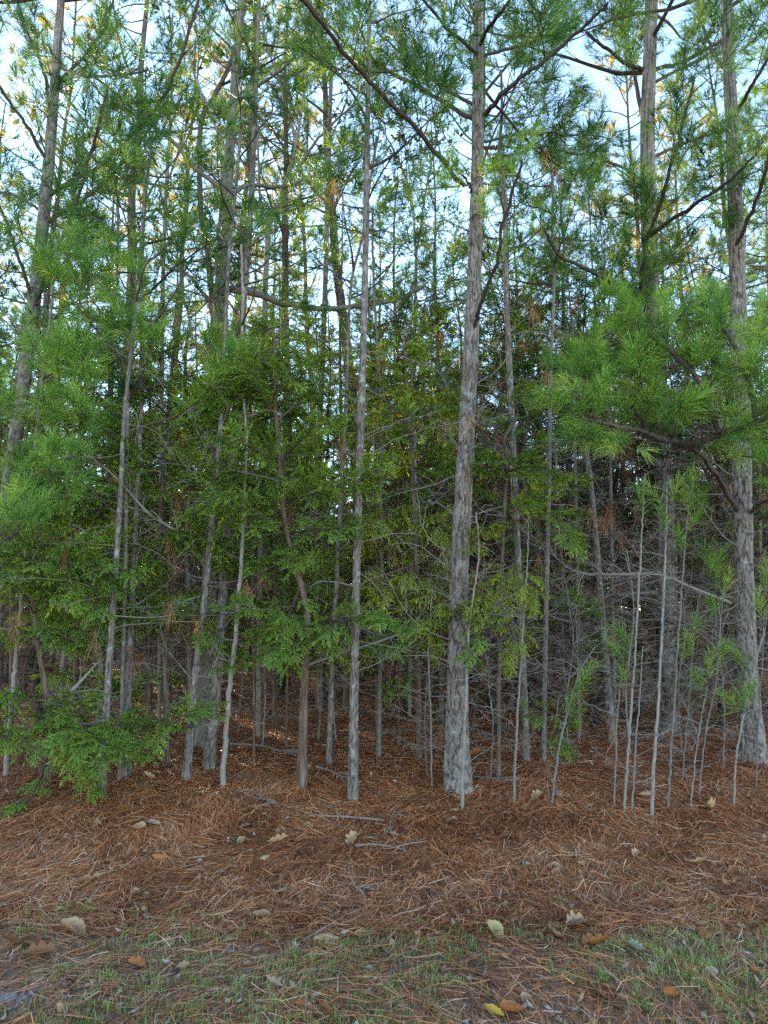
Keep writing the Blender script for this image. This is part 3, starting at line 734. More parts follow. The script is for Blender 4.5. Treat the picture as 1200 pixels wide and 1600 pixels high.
hardwood('thin bare hardwood with upright twigs between left pine and broad trunk', [(250, 1125, 8), (252, 700, 8), (255, 420, 8), (262, 250, 7)], 8.6,
         [[(262, 250, 6), (266, 150, 5), (270, 20, 3)], [(258, 330, 5), (240, 250, 4, .2), (222, 130, 3, .4)], [(260, 290, 4), (290, 210, 4, -.2), (312, 90, 3, -.4)]])
hardwood('spindly bare hardwood rising behind the slim straight pine', [(640, 1120, 7), (645, 700, 7), (650, 420, 6)], 9.5,
         [[(650, 420, 5), (640, 300, 4), (600, 210, 3), (560, 130, 2)], [(650, 420, 4), (665, 300, 3), (690, 180, 2)]], leaves=.5)

# --- right hand side
pine('slim grey trunk right of the big plated pine, straight to the canopy', [(823, 1193, 15), (815, 1000, 13), (806, 800, 13), (798, 620, 12), (791, 450, 10), (788, 300, 8)], top=7.4, detail=1, skirt=(1, 5.5, 24, (.3, .9), .004), crown=(5.2, 7.4, 10, 1.0), brown=.25)
pine('pale thin trunk standing right beside the slim grey trunk', [(848, 1190, 11), (852, 1000, 10), (855, 850, 10), (858, 720, 9), (860, 600, 7), (866, 430, 5)], top=6.5, wood='bark_pale', detail=1, skirt=(1, 5, 22, (.3, .8), .004), crown=(4.8, 6.5, 8, .9), brown=.3)
J = pine('leaning dead snag with snapped top under the right bough', [(958, 1166, 15), (946, 1030, 14), (934, 880, 12), (924, 770, 11), (913, 688, 9)], top=None, detail=1, skirt=(.8, 3.2, 16, (.3, .9), .004), brown=.3)
K = pine('thick dark pine deep behind the pale saplings on the right',
         [(1040, 1146, 40), (1042, 1000, 36), (1043, 880, 34), (1035, 720, 32), (1022, 550, 30), (1014, 350, 29), (1012, 180, 26), (1018, -10, 22)], top=15, wood='bark_big', detail=1, skirt=(1.5, 5.5, 26, (.4, 1.2), .007), crown=(8.6, 15, 16, 2.6), brown=.3)
for px in ([(1008, 108, 8), (975, 100, 8), (945, 80, 7, -.2), (915, 50, 5, -.3)], [(1016, 110, 8), (1060, 95, 8, -.1), (1110, 70, 6, -.2), (1160, 40, 4, -.3)],
           [(1006, 185, 8), (988, 110, 7, .3), (970, 30, 6, .5), (960, -40, 4, .7)], [(1018, 250, 6), (1080, 220, 5, .4), (1140, 200, 4, .8)],
           [(1012, 290, 6), (960, 260, 5, .3), (900, 240, 4, .6), (860, 235, 3, .8)]):
    add_branch(K, px, K.Y, M['bark_far'], 'mid', sub=.8, gap=.12)
add_branch(K, [(1024, 600, 9), (1004, 500, 9, -.8), (1006, 440, 9, -1.3), (1018, 370, 8, -1.7), (1042, 300, 6, -2.0), (1066, 210, 5, -2.2), (1085, 120, 3, -2.4)], K.Y, M['bark_far'], 'mid', sub=1.15, gap=.13)
add_branch(K, [(1004, 470, 7, -1.2), (975, 450, 6, -1.5), (930, 430, 5, -1.8), (880, 400, 4, -2.0), (850, 360, 3, -2.2)], K.Y, M['bark_far'], 'mid', sub=.8, gap=.14)
add_branch(K, [(1018, 370, 6, -1.7), (1070, 330, 5, -2.0), (1130, 290, 4, -2.3), (1190, 230, 3, -2.5)], K.Y, M['bark_far'], 'mid', sub=.9, gap=.13)

Lp = pine('thick pine with flaky pale bark at the right edge carrying a broad bough',
          [(1178, 1196, 50), (1170, 1080, 36), (1163, 920, 33), (1160, 780, 32), (1157, 600, 31), (1152, 420, 27), (1145, 230, 23), (1138, 90, 19), (1134, -20, 16)], top=14, wood='bark_big', detail=2, skirt=(1, 5, 18, (.4, 1.0), .006), crown=(8, 14, 16, 2.5))
add_branch(Lp, [(1150, 130, 7), (1120, 90, 7, .1), (1095, 20, 5, .2), (1080, -40, 4, .3)], Lp.Y, M['bark_far'], 'mid', sub=.8, gap=.13)
add_branch(Lp, [(1150, 180, 7), (1180, 130, 7, -.3), (1215, 70, 6, -.6), (1250, 0, 4, -.9)], Lp.Y, M['bark_far'], 'mid', sub=.8, gap=.12)
add_branch(Lp, [(1150, 390, 7), (1175, 330, 7, -.4), (1200, 250, 6, -.8), (1215, 140, 4, -1.1)], Lp.Y, M['bark_far'], 'mid', sub=.8, gap=.16)
# the broad bough coming out towards the road: grey dead-looking root, then two arms
Gb = Geo(); yb = Lp.Y
p = limb_px([(1158, 800, 13), (1130, 755, 13, -.3), (1095, 712, 12, -.7), (1056, 692, 11, -1.1)], yb); tube(Gb, p, np.linspace(.025, .017, len(p)), 8); Lp.part('branch', Gb, [M['bark_far']])
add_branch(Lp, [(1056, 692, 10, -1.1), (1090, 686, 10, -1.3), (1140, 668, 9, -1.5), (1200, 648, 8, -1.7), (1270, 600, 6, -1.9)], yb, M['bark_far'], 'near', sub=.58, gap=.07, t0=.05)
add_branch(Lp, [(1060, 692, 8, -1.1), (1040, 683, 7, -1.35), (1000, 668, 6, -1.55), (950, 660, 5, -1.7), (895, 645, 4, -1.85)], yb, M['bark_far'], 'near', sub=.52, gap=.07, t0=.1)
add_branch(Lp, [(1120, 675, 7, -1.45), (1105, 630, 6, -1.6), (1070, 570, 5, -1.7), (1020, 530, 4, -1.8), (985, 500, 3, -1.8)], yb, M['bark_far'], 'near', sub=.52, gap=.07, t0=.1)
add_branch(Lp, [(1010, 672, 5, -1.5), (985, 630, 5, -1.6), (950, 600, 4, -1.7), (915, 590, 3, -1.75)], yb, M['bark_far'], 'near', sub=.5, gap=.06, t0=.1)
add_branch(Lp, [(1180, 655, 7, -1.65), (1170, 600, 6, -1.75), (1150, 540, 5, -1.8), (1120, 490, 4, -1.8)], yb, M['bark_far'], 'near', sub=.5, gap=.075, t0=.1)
add_branch(Lp, [(1215, 640, 6, -1.75), (1225, 580, 5, -1.8), (1215, 500, 4, -1.8)], yb, M['bark_far'], 'near', sub=.48, gap=.13, t0=.1)
add_branch(Lp, [(1165, 806, 6), (1200, 785, 5, -.4), (1240, 770, 4, -.8)], yb, M['bark_far'], 'near', sub=.3, gap=.3)

# --- young pine with bright tufts, left
def young_pine(label, px, Y, z0, top, n, length, leaf='near', skirt=None):
    path, rr, Y, b = stem(px, Y, top, .004)
    T = Thing('young_pine', label, 'young pine', b)
    G = Geo(); tube(G, path, rr, 8); T.part('trunk', G, [M['bark_mid']])
    for i in range(n):
        z = z0 + (path[-1][2] - z0) * (i + .3) / n; p, t = at_height(path, z)
        a = i * 2.2 + rng.normal(0, .5); l = length * (1.1 - .7 * i / n) * rng.uniform(.7, 1.1)
        lp = wander(p, V3(math.cos(a), math.sin(a), .25), l, 8, .5, .08)
        Gb = Geo(); tube(Gb, lp, np.linspace(.006 + .004 * l, .003, 8), 5); br = T.part('branch', Gb, [M['twig']])
        dress(br, T.base, lp, leaf, .13, .2, l * .5 + .1)
    if skirt: dead_skirt(T, path, b[2] + skirt[0], b[2] + skirt[1], skirt[2], *skirt[3:], brown=.4)
    return T
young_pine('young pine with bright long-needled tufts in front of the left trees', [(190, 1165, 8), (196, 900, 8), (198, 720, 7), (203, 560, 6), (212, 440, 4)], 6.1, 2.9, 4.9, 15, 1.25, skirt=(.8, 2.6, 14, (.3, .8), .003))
young_pine('young pine with tufts crowding the far left edge of the view', [(-60, 1200, 9), (-50, 900, 8), (-42, 650, 6)], 5.6, 2.0, 4.2, 11, 1.1, skirt=(.8, 2.2, 8, (.3, .7), .003))
young_pine('young shaded pine between left tufted pine and broad pale trunk', [(300, 1160, 8), (292, 800, 8), (290, 560, 6)], 6.9, 3.3, 5.4, 12, 1.1, leaf='mid', skirt=(1, 3, 12, (.3, .8), .003))
young_pine('young shaded pine filling the gap right of the big plated pine', [(905, 1130, 8), (900, 800, 7), (896, 560, 5)], 8.2, 3.6, 6.6, 14, 1.3, leaf='mid', skirt=(.8, 3.6, 20, (.4, 1.0), .004))
young_pine('young shaded pine with brown lower twigs left of the thick dark pine', [(960, 1125, 8), (955, 800, 7), (952, 600, 5)], 8.8, 4.2, 7.4, 14, 1.3, leaf='mid', skirt=(.8, 4.0, 24, (.4, 1.1), .004))
young_pine('young shaded pine seen between plated pine and slim straight pine', [(655, 1135, 7), (650, 800, 7), (645, 600, 5)], 8.6, 3.4, 5.6, 11, 1.1, leaf='mid', skirt=(.8, 3.2, 18, (.4, 1.0), .004))

# --- pale saplings on the right: thin stems, bare side twigs, a few needle tufts
def sapling(label, px, tufts=(), twigs=10, Y=None, wood='bark_pale', L=(.12, .4)):
    path, rr, Y, b = stem(px, Y, None, step=.04)
    rr = rr * .68; path[1:-1] += rng.normal(0, .0025, (len(path) - 2, 3))
    T = Thing('sapling', label, 'sapling', b, 'thin pale saplings along the top of the bank')
    G = Geo(); tube(G, path, rr, 7); T.part('trunk', G, [M[wood]])
    Gd = Geo()
    for i in range(int(twigs * 1.5)):
        q, tn = along(path, rng.uniform(.12, 1.)); a = rng.random() * 6.283
        dead_limb(Gd, q, V3(math.cos(a), math.sin(a), rng.normal(.3, .3)), rng.uniform(*L), .0034, 5, 0, .2, 2)
    T.part('dead_twig_cluster', Gd, [M['twig_dead']], kind='stuff')
    for (tx, ty) in tufts:
        e = P(tx, ty, Y - rng.uniform(0, .25)); k = int(np.argmin(np.linalg.norm(path - e, axis=1)))
        k = max(0, k - int(rng.integers(0, 4))); s = path[k]
        lp = catmull([s, s * .5 + e * .5 + V3(0, 0, -.04), e], 8)
        Gt = Geo(); tube(Gt, lp, np.linspace(.004, .002, 8), 4); br = T.part('branch', Gt, [M['twig']])
        Gn = Geo(); needles(Gn, [e, e - (lp[-1] - lp[-3]) * .8], [lp[-1] - lp[-2]] * 2, 44, .17, .0028)
        T.part('foliage', Gn, [M['pine_near']], kind='stuff', parent=br)
sapling('pale thin sapling in front of the slim grey trunk', [(802, 1258, 8), (808, 1130, 7), (816, 1000, 6), (824, 880, 4), (826, 800, 2)], twigs=12)
sapling('leaning thin sapling tilting right below the cedar sprigs', [(860, 1262, 7), (872, 1180, 6), (888, 1110, 5), (906, 1050, 4), (930, 1010, 3)], [(912, 1065), (925, 1040), (895, 1095)], 12)
sapling('short thin sapling, leftmost of the pale sapling row', [(958, 1262, 5), (962, 1190, 5), (964, 1120, 4), (972, 1050, 3)], [(975, 1050)], 10)
sapling('taller white sapling bending right in the pale sapling row', [(974, 1272, 9), (980, 1190, 8), (988, 1080, 7), (996, 960, 6), (1003, 830, 5), (1008, 740, 3)], [(962, 985), (955, 1010), (1000, 770)], 14)
sapling('slight sapling right next to the taller white bending one', [(987, 1270, 6), (992, 1180, 5), (1000, 1080, 4), (1004, 1010, 3)], [], 8)
sapling('stoutest white sapling nearest the bank in the pale row', [(1017, 1281, 11), (1022, 1190, 10), (1030, 1070, 8), (1036, 950, 7), (1040, 860, 5), (1042, 760, 3)], [(1035, 800), (1015, 760), (1060, 750)], 14)
sapling('straight sapling right of the stoutest white one', [(1042, 1268, 8), (1049, 1170, 7), (1056, 1060, 6), (1063, 950, 5), (1070, 850, 4), (1078, 780, 3)], [(1070, 770), (1095, 800), (1060, 830), (1100, 770), (1085, 740)], 12)
sapling('thin curved sapling crossing the dark pine foot', [(1064, 1226, 6), (1074, 1120, 5), (1084, 1000, 4), (1094, 920, 3)], [(1075, 990), (1090, 965), (1060, 1010)], 12)
sapling('low crooked sapling with grey twigs near the right pine', [(1078, 1266, 5), (1086, 1190, 4), (1098, 1110, 3), (1108, 1060, 2)], [(1085, 1055), (1110, 1020)], 10)
sapling('wispy sapling leaning right towards the flaky pine', [(1090, 1250, 5), (1102, 1150, 4), (1118, 1070, 4), (1126, 990, 3), (1120, 920, 2)], [(1110, 940), (1115, 880), (1140, 900), (1100, 855), (1125, 855), (1132, 1010)], 10)
sapling('sapling bowed to the right in front of the flaky pine', [(1145, 1262, 7), (1150, 1190, 6), (1163, 1110, 5), (1180, 1040, 4), (1196, 980, 3)], [(1130, 1085), (1158, 1080), (1150, 1020), (1172, 1075)], 10)
sapling('thin stem at the right edge of the view', [(1180, 1235, 6), (1184, 1150, 5), (1190, 1050, 4), (1194, 950, 3)], [(1185, 930), (1196, 880)], 8)
sapling('thin pale stem close to the left side of the plated pine', [(675, 1232, 5), (673, 1120, 5), (670, 1020, 4), (676, 920, 3)], [], 10)
sapling('bleached bare sapling with sprawling white twigs against the plated pine', [(721, 1268, 12), (724, 1180, 10), (728, 1090, 9), (731, 1010, 7), (738, 940, 6), (748, 870, 5), (744, 800, 4)], [], 30, L=(.25, .75))
sapling('thin grey sapling left of the crooked cedar foot', [(372, 1150, 5), (380, 1040, 5), (392, 930, 4), (398, 840, 3)], [], 10)
sapling('thin dark sapling just right of the crooked cedar foot', [(497, 1160, 6), (503, 1060, 6), (506, 960, 5), (509, 850, 3)], [], 10)
sapling('slight sapling in the gap behind the leaning snag', [(905, 1165, 5), (903, 1050, 5), (899, 930, 4)], [], 12)

for (lab, px, n_) in (('bare twiggy tangle left of the plated pine foot', [(668, 1215, 6), (664, 1120, 5), (672, 1020, 4), (660, 940, 3)], 34), ('bare twiggy tangle right of the plated pine foot', [(765, 1222, 6), (770, 1130, 5), (762, 1040, 4), (775, 950, 3)], 36),
                      ('bare twiggy tangle between the pale thin trunk and leaning snag', [(890, 1195, 6), (885, 1100, 5), (895, 1000, 4), (880, 890, 3)], 40), ('bare twiggy tangle behind the taller white sapling', [(985, 1185, 6), (978, 1080, 5), (990, 960, 4), (980, 860, 3)], 40),
                      ('bare twiggy tangle under the broken pale limb', [(1065, 1180, 6), (1060, 1080, 5), (1070, 980, 4), (1062, 900, 3)], 36), ('bare twiggy tangle between the crooked cedar and slim straight pine', [(525, 1160, 5), (520, 1060, 5), (528, 960, 4), (522, 880, 3)], 30),
                      ('bare twiggy tangle left of the three close trunks', [(262, 1178, 6), (258, 1080, 5), (268, 980, 4), (260, 900, 3)], 34), ('bare twiggy tangle right of the three close trunks', [(410, 1168, 5), (414, 1070, 5), (404, 970, 4), (412, 880, 3)], 34),
                      ('bare twiggy tangle beside the grey trunk with peeling foot', [(130, 1180, 6), (128, 1080, 5), (138, 970, 4), (130, 890, 3)], 34), ('bare twiggy tangle in front of the flaky right pine', [(1128, 1205, 5), (1132, 1100, 4), (1124, 1010, 4), (1130, 920, 3)], 30)):
    sapling(lab, px, [], n_, wood='bark_mid', L=(.3, .95))

# --- cedars
def cedar(label, px, Y, boughs, top=None, crown=None, tint=.45, wood='bark_cedar', lib=None, near=True):
    path, rr, Y, b = stem(px, Y, top, .006, step=.06)
    T = Thing('cedar_tree', label, 'cedar', b)
    G = Geo(); bark(G, catmull(path[::2], len(path)), rr, 18, max(.002, rr[0] * .08), max(.014, rr[0] * .5), .25, int(abs(b[0]) * 90) + 3, flare=.25)
    T.part('trunk', G, [M[wood]])
    lib = lib or SPRAYS
    for (bp, sub, tc) in boughs:
        p = limb_px([(q[0], q[1], 4, q[2]) for q in bp], Y)
        k = int(np.argmin(np.linalg.norm(path - p[0], axis=1))); p[0] = path[k]
        Gb = Geo(); tube(Gb, p, np.linspace(.010, .003, len(p)), 6)
        br = T.part('branch', Gb, [M['twig']])
        dress(br, T.base, p, 'cedar_y' if tc >= .65 else 'cedar', .046, .12, sub * 1.0, (.5, 1.1), .42, smin=.35, smax=1.3)
    if crown:
        z0, z1, n, length, gap, lib = crown
        for i in range(n):
            z = z0 + (z1 - z0) * (i + rng.random()) / n; p, t = at_height(path, z); a = i * 2.4 + rng.normal(0, .4)
            l = length * (1.05 - .8 * (z - z0) / (z1 - z0)) * rng.uniform(.6, 1.1)
            lp = wander(p, V3(math.cos(a), math.sin(a), .3), l, 8, -.1, .12)
            Gc = Geo(); tube(Gc, lp, np.linspace(.004 + .004 * l, .002, 8), 4)
            br = T.part('branch', Gc, [M['twig']])
            dress(br, T.base, lp, lib, gap, .15, max(.3, l * .45), (.5, 1.1), .42, smin=.5)
    T.path = path
    return T

cedar('low cedar with bright feathery boughs spreading over the bank, front left', [(75, 1225, 14), (78, 1120, 12), (62, 1020, 10), (52, 930, 8), (60, 800, 5)], None,
      [([(75, 1130, 0), (140, 1150, -.2), (210, 1140, -.35), (270, 1125, -.45), (322, 1108, -.5)], .36, .5),
       ([(70, 1140, 0), (20, 1148, -.5), (-30, 1158, -.7)], .40, .45),
       ([(78, 1110, 0), (125, 1150, -.6), (180, 1170, -.8)], .34, .5),
       ([(72, 1100, 0), (110, 1110, -.3), (150, 1150, -.5), (205, 1175, -.6)], .38, .5),
       ([(65, 1090, 0), (30, 1085, -.2), (-10, 1095, -.4), (-50, 1110, -.5)], .42, .45),
       ([(78, 1150, 0), (120, 1200, -.4), (150, 1230, -.5)], .22, .42),
       ([(60, 1040, 0), (110, 1060, .2), (180, 1080, .35), (205, 1070, .4)], .25, .45),
       ([(75, 1180, 0), (55, 1240, -.5), (25, 1258, -.6)], .18, .45),
       ([(55, 960, 0), (30, 920, -.3), (-20, 890, -.5)], .45, .5),
       ([(55, 950, 0), (90, 900, -.3), (140, 885, -.5), (200, 890, -.6)], .42, .55),
       ([(56, 900, 0), (80, 870, -.3), (120, 920, -.5), (150, 950, -.5)], .36, .5),
       ([(58, 850, 0), (20, 850, -.3), (-30, 860, -.5)], .4, .45),
       ([(55, 1000, 0), (80, 980, -.2), (110, 1000, -.3), (150, 1000, -.3)], .3, .45)], tint=.45)
cedar('tall cedar whose dense sprays fill the left middle of the wood edge', [(262, 1190, 13), (258, 1000, 12), (250, 850, 11), (258, 700, 8), (270, 560, 5)], 6.6,
      [([(255, 880, 0), (210, 860, -.3), (150, 880, -.5), (100, 870, -.6)], .42, .5), ([(255, 850, 0), (300, 840, -.3), (350, 860, -.5), (400, 890, -.6)], .42, .55),
       ([(252, 800, 0), (200, 780, -.3), (130, 770, -.6), (60, 760, -.8)], .45, .4), ([(255, 780, 0), (310, 760, -.4), (370, 740, -.6), (430, 745, -.8)], .45, .55),
       ([(256, 740, 0), (300, 690, -.4), (350, 650, -.6), (385, 620, -.7)], .42, .6), ([(256, 720, 0), (210, 690, -.3), (160, 680, -.5), (110, 690, -.6)], .42, .42),
       ([(258, 700, 0), (310, 640, .2), (350, 600, .3)], .4, .55), ([(262, 650, 0), (230, 620, -.3), (180, 600, -.4)], .36, .4),
       ([(262, 640, 0), (320, 600, -.3), (370, 570, -.5), (420, 560, -.6)], .36, .55), ([(255, 900, 0), (270, 940, -.4), (310, 960, -.6), (340, 1000, -.6)], .3, .5),
       ([(252, 950, 0), (200, 930, -.3), (160, 960, -.5)], .3, .45)], top=4.6, crown=(2.6, 4.6, 14, .9, .07, 'cedar'), tint=.42)
cedar('crooked cedar with reddish twisted trunk and a bright tuft, left of centre', [(472, 1232, 20), (474, 1130, 17), (477, 1030, 14), (480, 960, 13), (464, 890, 12), (446, 820, 10), (438, 730, 8), (430, 620, 6), (428, 540, 4)], None,
      [([(470, 900, 0), (468, 885, -.3), (465, 880, -.5), (462, 875, -.65)], .25, .55), ([(478, 950, 0), (440, 950, -.3), (400, 955, -.45), (360, 950, -.55)], .3, .5),
       ([(478, 980, 0), (520, 975, -.3), (560, 965, -.5), (600, 972, -.6), (640, 985, -.7)], .3, .55), ([(478, 1000, 0), (430, 1010, -.2), (400, 990, -.4)], .26, .45),
       ([(470, 920, 0), (440, 990, -.4), (425, 1020, -.5)], .26, .45), ([(452, 840, 0), (500, 830, -.3), (550, 820, -.5)], .34, .6),
       ([(446, 820, 0), (400, 800, -.3), (360, 790, -.4), (310, 800, -.5)], .4, .5), ([(444, 800, 0), (490, 770, -.3), (540, 750, -.5), (590, 735, -.7)], .36, .6),
       ([(440, 750, 0), (400, 700, -.3), (360, 690, -.4)], .36, .55), ([(438, 720, 0), (480, 680, -.2), (520, 660, -.4)], .34, .5),
       ([(432, 650, 0), (400, 600, -.2), (380, 560, -.3)], .34, .5), ([(432, 640, 0), (470, 590, -.2), (500, 560, -.3)], .34, .45),
       ([(478, 990, 0), (470, 1000, -.4), (450, 1040, -.5)], .2, .5), ([(479, 965, 0), (540, 1000, .3), (580, 1010, .4)], .25, .4)],
      top=4.4, crown=(3.4, 4.4, 11, .6, .07, 'cedar'), tint=.5)
cedar('yellowish drooping cedar between slim straight pine and plated pine', [(655, 1195, 11), (652, 1000, 10), (648, 820, 9), (640, 660, 6), (632, 560, 4)], 6.7,
      [([(650, 900, 0), (680, 910, -.4), (700, 940, -.6)], .34, .75), ([(650, 880, 0), (620, 900, -.4), (590, 930, -.6)], .36, .7),
       ([(648, 830, 0), (690, 820, -.4), (715, 860, -.6)], .36, .85), ([(648, 820, 0), (610, 800, -.4), (580, 830, -.5)], .38, .75),
       ([(646, 760, 0), (690, 740, -.2), (730, 760, -.2)], .4, .55), ([(645, 740, 0), (610, 700, -.4), (580, 680, -.5)], .4, .72),
       ([(642, 680, 0), (670, 640, -.3), (700, 620, -.4)], .38, .7), ([(640, 660, 0), (610, 630, -.2), (590, 600, -.3)], .36, .65),
       ([(652, 960, 0), (620, 990, -.5), (600, 1010, -.6)], .3, .6), ([(652, 980, 0), (690, 980, -.6), (720, 960, -.9), (760, 930, -1.0)], .28, .7),
       ([(653, 1040, 0), (630, 1060, -.3), (615, 1080, -.4)], .18, .45), ([(650, 920, 0), (660, 950, -.5), (680, 1000, -.6)], .26, .65)],
      top=4.9, crown=(3.0, 4.9, 14, .8, .07, 'cedar'), tint=.6)
cedar('bright yellow-green cedar drooping right of the plated pine', [(778, 1205, 9), (780, 1000, 8), (786, 850, 7), (792, 720, 5)], 6.2,
      [([(782, 900, 0), (760, 910, -.4), (745, 960, -.6)], .28, .8), ([(783, 880, 0), (810, 900, -.4), (830, 940, -.5)], .28, .85),
       ([(785, 840, 0), (760, 830, -.3), (740, 850, -.5)], .28, .7), ([(786, 820, 0), (830, 810, -.3), (870, 820, -.4), (900, 850, -.5)], .3, .55),
       ([(788, 760, 0), (770, 730, -.2), (750, 730, -.3)], .28, .6), ([(790, 740, 0), (830, 730, -.2), (870, 740, -.3)], .28, .5),
       ([(781, 960, 0), (800, 1000, -.4), (790, 1040, -.5)], .24, .7), ([(782, 930, 0), (750, 980, -.5), (735, 1030, -.6)], .24, .6)],
      top=3.7, crown=(2.5, 3.7, 9, .5, .07, 'cedar'), tint=.65)
cedar('small cedar sprigs on a thin stem at the foot of the leaning sapling', [(868, 1215, 5), (868, 1150, 4), (872, 1090, 3)], None,
      [([(868, 1150, 0), (880, 1140, -.1), (900, 1120, -.2)], .16, .5), ([(868, 1120, 0), (850, 1110, -.1), (830, 1120, -.2)], .14, .45), ([(870, 1130, 0), (875, 1150, -.2), (885, 1165, -.25)], .14, .5)], tint=.5)
# darker cedars standing behind, tops against the sky
for (lab, px, Y, top, crown) in (
        ('tall dark cedar top showing against the sky left of the plated pine', [(690, 1120, 10), (688, 800, 9), (684, 560, 7)], 9.3, 9.0, (4.6, 9.0, 31, 1.4, .10, 'cedar_bg')),
        ('dark cedar top against the sky beside the slender forked pine', [(540, 1115, 9), (536, 800, 8), (532, 600, 6)], 9.8, 8.2, (4.4, 8.2, 26, 1.1, .10, 'cedar_bg')),
        ('dark cedar filling the middle distance behind the crooked cedar', [(430, 1110, 9), (430, 800, 8), (430, 640, 6)], 9.0, 6.4, (2.2, 6.4, 31, 1.3, .10, 'cedar_bg')),
        ('shadowed cedar in the middle distance behind the left trunks', [(120, 1120, 9), (122, 800, 8), (124, 700, 6)], 9.0, 5.8, (2.0, 5.8, 31, 1.4, .10, 'cedar_bg'))):
    cedar(lab, px, Y, [], top, crown, tint=.3)

for (lab, px, Y, top, crown) in (
        ('airy cedar in the gap left of the upright grey trunk', [(176, 1165, 5), (172, 1000, 4), (170, 800, 3)], 6.9, 4.6, (1.4, 4.6, 30, .95, .075, 'cedar')),
        ('airy cedar in the gap right of the broad pale trunk', [(448, 1150, 5), (450, 1000, 4), (452, 800, 3)], 7.3, 5.0, (1.7, 5.0, 32, .95, .075, 'cedar')),
        ('airy cedar in the gap right of the slim straight pine', [(622, 1150, 5), (624, 1000, 4), (622, 800, 3)], 7.4, 4.8, (1.9, 4.8, 26, .85, .08, 'cedar')),
        ('airy cedar hanging over the foot of the three close trunks', [(398, 1175, 4), (396, 1000, 4), (392, 800, 3)], 6.5, 4.3, (1.0, 4.3, 27, .95, .075, 'cedar')),
        ('airy yellowish cedar behind the slim straight pine', [(588, 1165, 4), (588, 1000, 3), (590, 800, 3)], 7.0, 4.2, (1.1, 4.2, 24, .9, .08, 'cedar_y')),
        ('airy cedar crowding behind the low front-left cedar', [(118, 1190, 4), (116, 1000, 4), (112, 800, 3)], 6.3, 4.0, (1.0, 4.0, 27, 1.0, .075, 'cedar')),
        ('airy cedar between slim grey trunk and leaning snag', [(885, 1150, 3), (880, 1000, 3), (876, 800, 3)], 7.3, 3.6, (1.3, 3.6, 22, .7, .09, 'cedar'))):
    cedar(lab, px, Y, [], top, crown)

# more young growth between the front trunks and the deep wood
for (lab, px, Y, top, crown) in (
        ('dark cedar closing the gap behind the crooked cedar and forked pine', [(495, 1108, 7), (495, 800, 6), (495, 700, 5)], 10.6, 6.0, (2.4, 6.0, 34, 1.4, .10, 'cedar_bg')),
        ('dark cedar closing the gap just left of the plated pine', [(680, 1108, 7), (680, 800, 6), (680, 700, 5)], 11.2, 6.2, (2.6, 6.2, 32, 1.3, .10, 'cedar_bg')),
        ('dark cedar closing the gap left of the broad pale trunk', [(300, 1108, 7), (300, 800, 6), (300, 700, 5)], 10.2, 6.8, (2.8, 6.8, 34, 1.4, .10, 'cedar_bg')),
        ('dark cedar seen left of the tall leaning pine', [(20, 1130, 9), (20, 800, 8), (20, 700, 6)], 8.4, 5.4, (1.8, 5.4, 34, 1.4, .10, 'cedar_bg')),
        ('dark cedar seen between the upright grey trunk and the three close trunks', [(235, 1120, 9), (235, 800, 8), (235, 700, 6)], 9.4, 6.2, (2.4, 6.2, 34, 1.4, .10, 'cedar_bg')),
        ('dark cedar seen between the two thick right pines', [(1110, 1110, 9), (1110, 800, 8), (1110, 700, 6)], 10.0, 6.0, (2.0, 6.0, 32, 1.4, .10, 'cedar_bg'))):
    cedar(lab, px, Y, [], top, crown, tint=.3)
for (lab, px, Y, z0, top, n, l) in (
        ('shaded young pine reaching up just right of the plated pine', [(800, 1110, 8), (800, 700, 7)], 10.0, 3.4, 8.6, 20, 1.5),
        ('shaded young pine reaching up behind the leaning snag', [(925, 1110, 8), (925, 700, 7)], 10.6, 3.6, 9.6, 22, 1.6),
        ('shaded young pine reaching up behind the flaky right pine', [(1185, 1115, 8), (1185, 700, 7)], 9.4, 2.6, 9.0, 22, 1.6)):
    young_pine(lab, px, Y, z0, top, n, l, leaf='bg', skirt=(.8, z0, 20, (.5, 1.2), .005))

# straw heaped round the feet of the front trunks
G = Geo()
for (bx, by, br) in FEET:
    n = int(260 + 1800 * br); a = rng.random(n) * 6.283; rad = br * rng.uniform(.75, 1.1, n) + .16 * rng.random(n) ** 1.5; f = np.clip(1 - (rad - br) / .16, 0, 1)
    c = np.stack([bx + rad * np.cos(a), by + rad * np.sin(a)], -1); yaw = a + math.pi / 2 + rng.normal(0, .7, n); l = rng.uniform(.06, .17, n)
    d = np.stack([np.cos(yaw), np.sin(yaw)], -1); e0 = c - d * (l * .5)[:, None]; e1 = c + d * (l * .5)[:, None]
    h = .006 + f * (.015 + .035 * br / .1) * rng.random(n)
    q0 = np.concatenate([e0, (zg(e0[:, 0], e0[:, 1]) + h * .6)[:, None]], 1); q1 = np.concatenate([c, (zg(c[:, 0], c[:, 1]) + h)[:, None]], 1); q2 = np.concatenate([e1, (zg(e1[:, 0], e1[:, 1]) + h * .5 + .004)[:, None]], 1)
    wd = nrm(np.stack([-np.sin(yaw), np.cos(yaw), rng.normal(0, .6, n)], -1)) * .0021
    k = np.arange(n)[:, None] * 5
    G.add(np.stack([q0 - wd, q0 + wd, q1 - wd, q1 + wd, q2], 1).reshape(-1, 3), np.concatenate([k + [0, 1, 3], k + [0, 3, 2], k + [2, 3, 4]]), np.repeat(np.clip(rng.normal(.45, .25, n), 0, 1), 5))
obj('pine_straw', mesh('pine_straw', G, [M['straw']]), kind='stuff', label='fallen pine needles heaped round the feet of the front trunks', cat='pine straw')

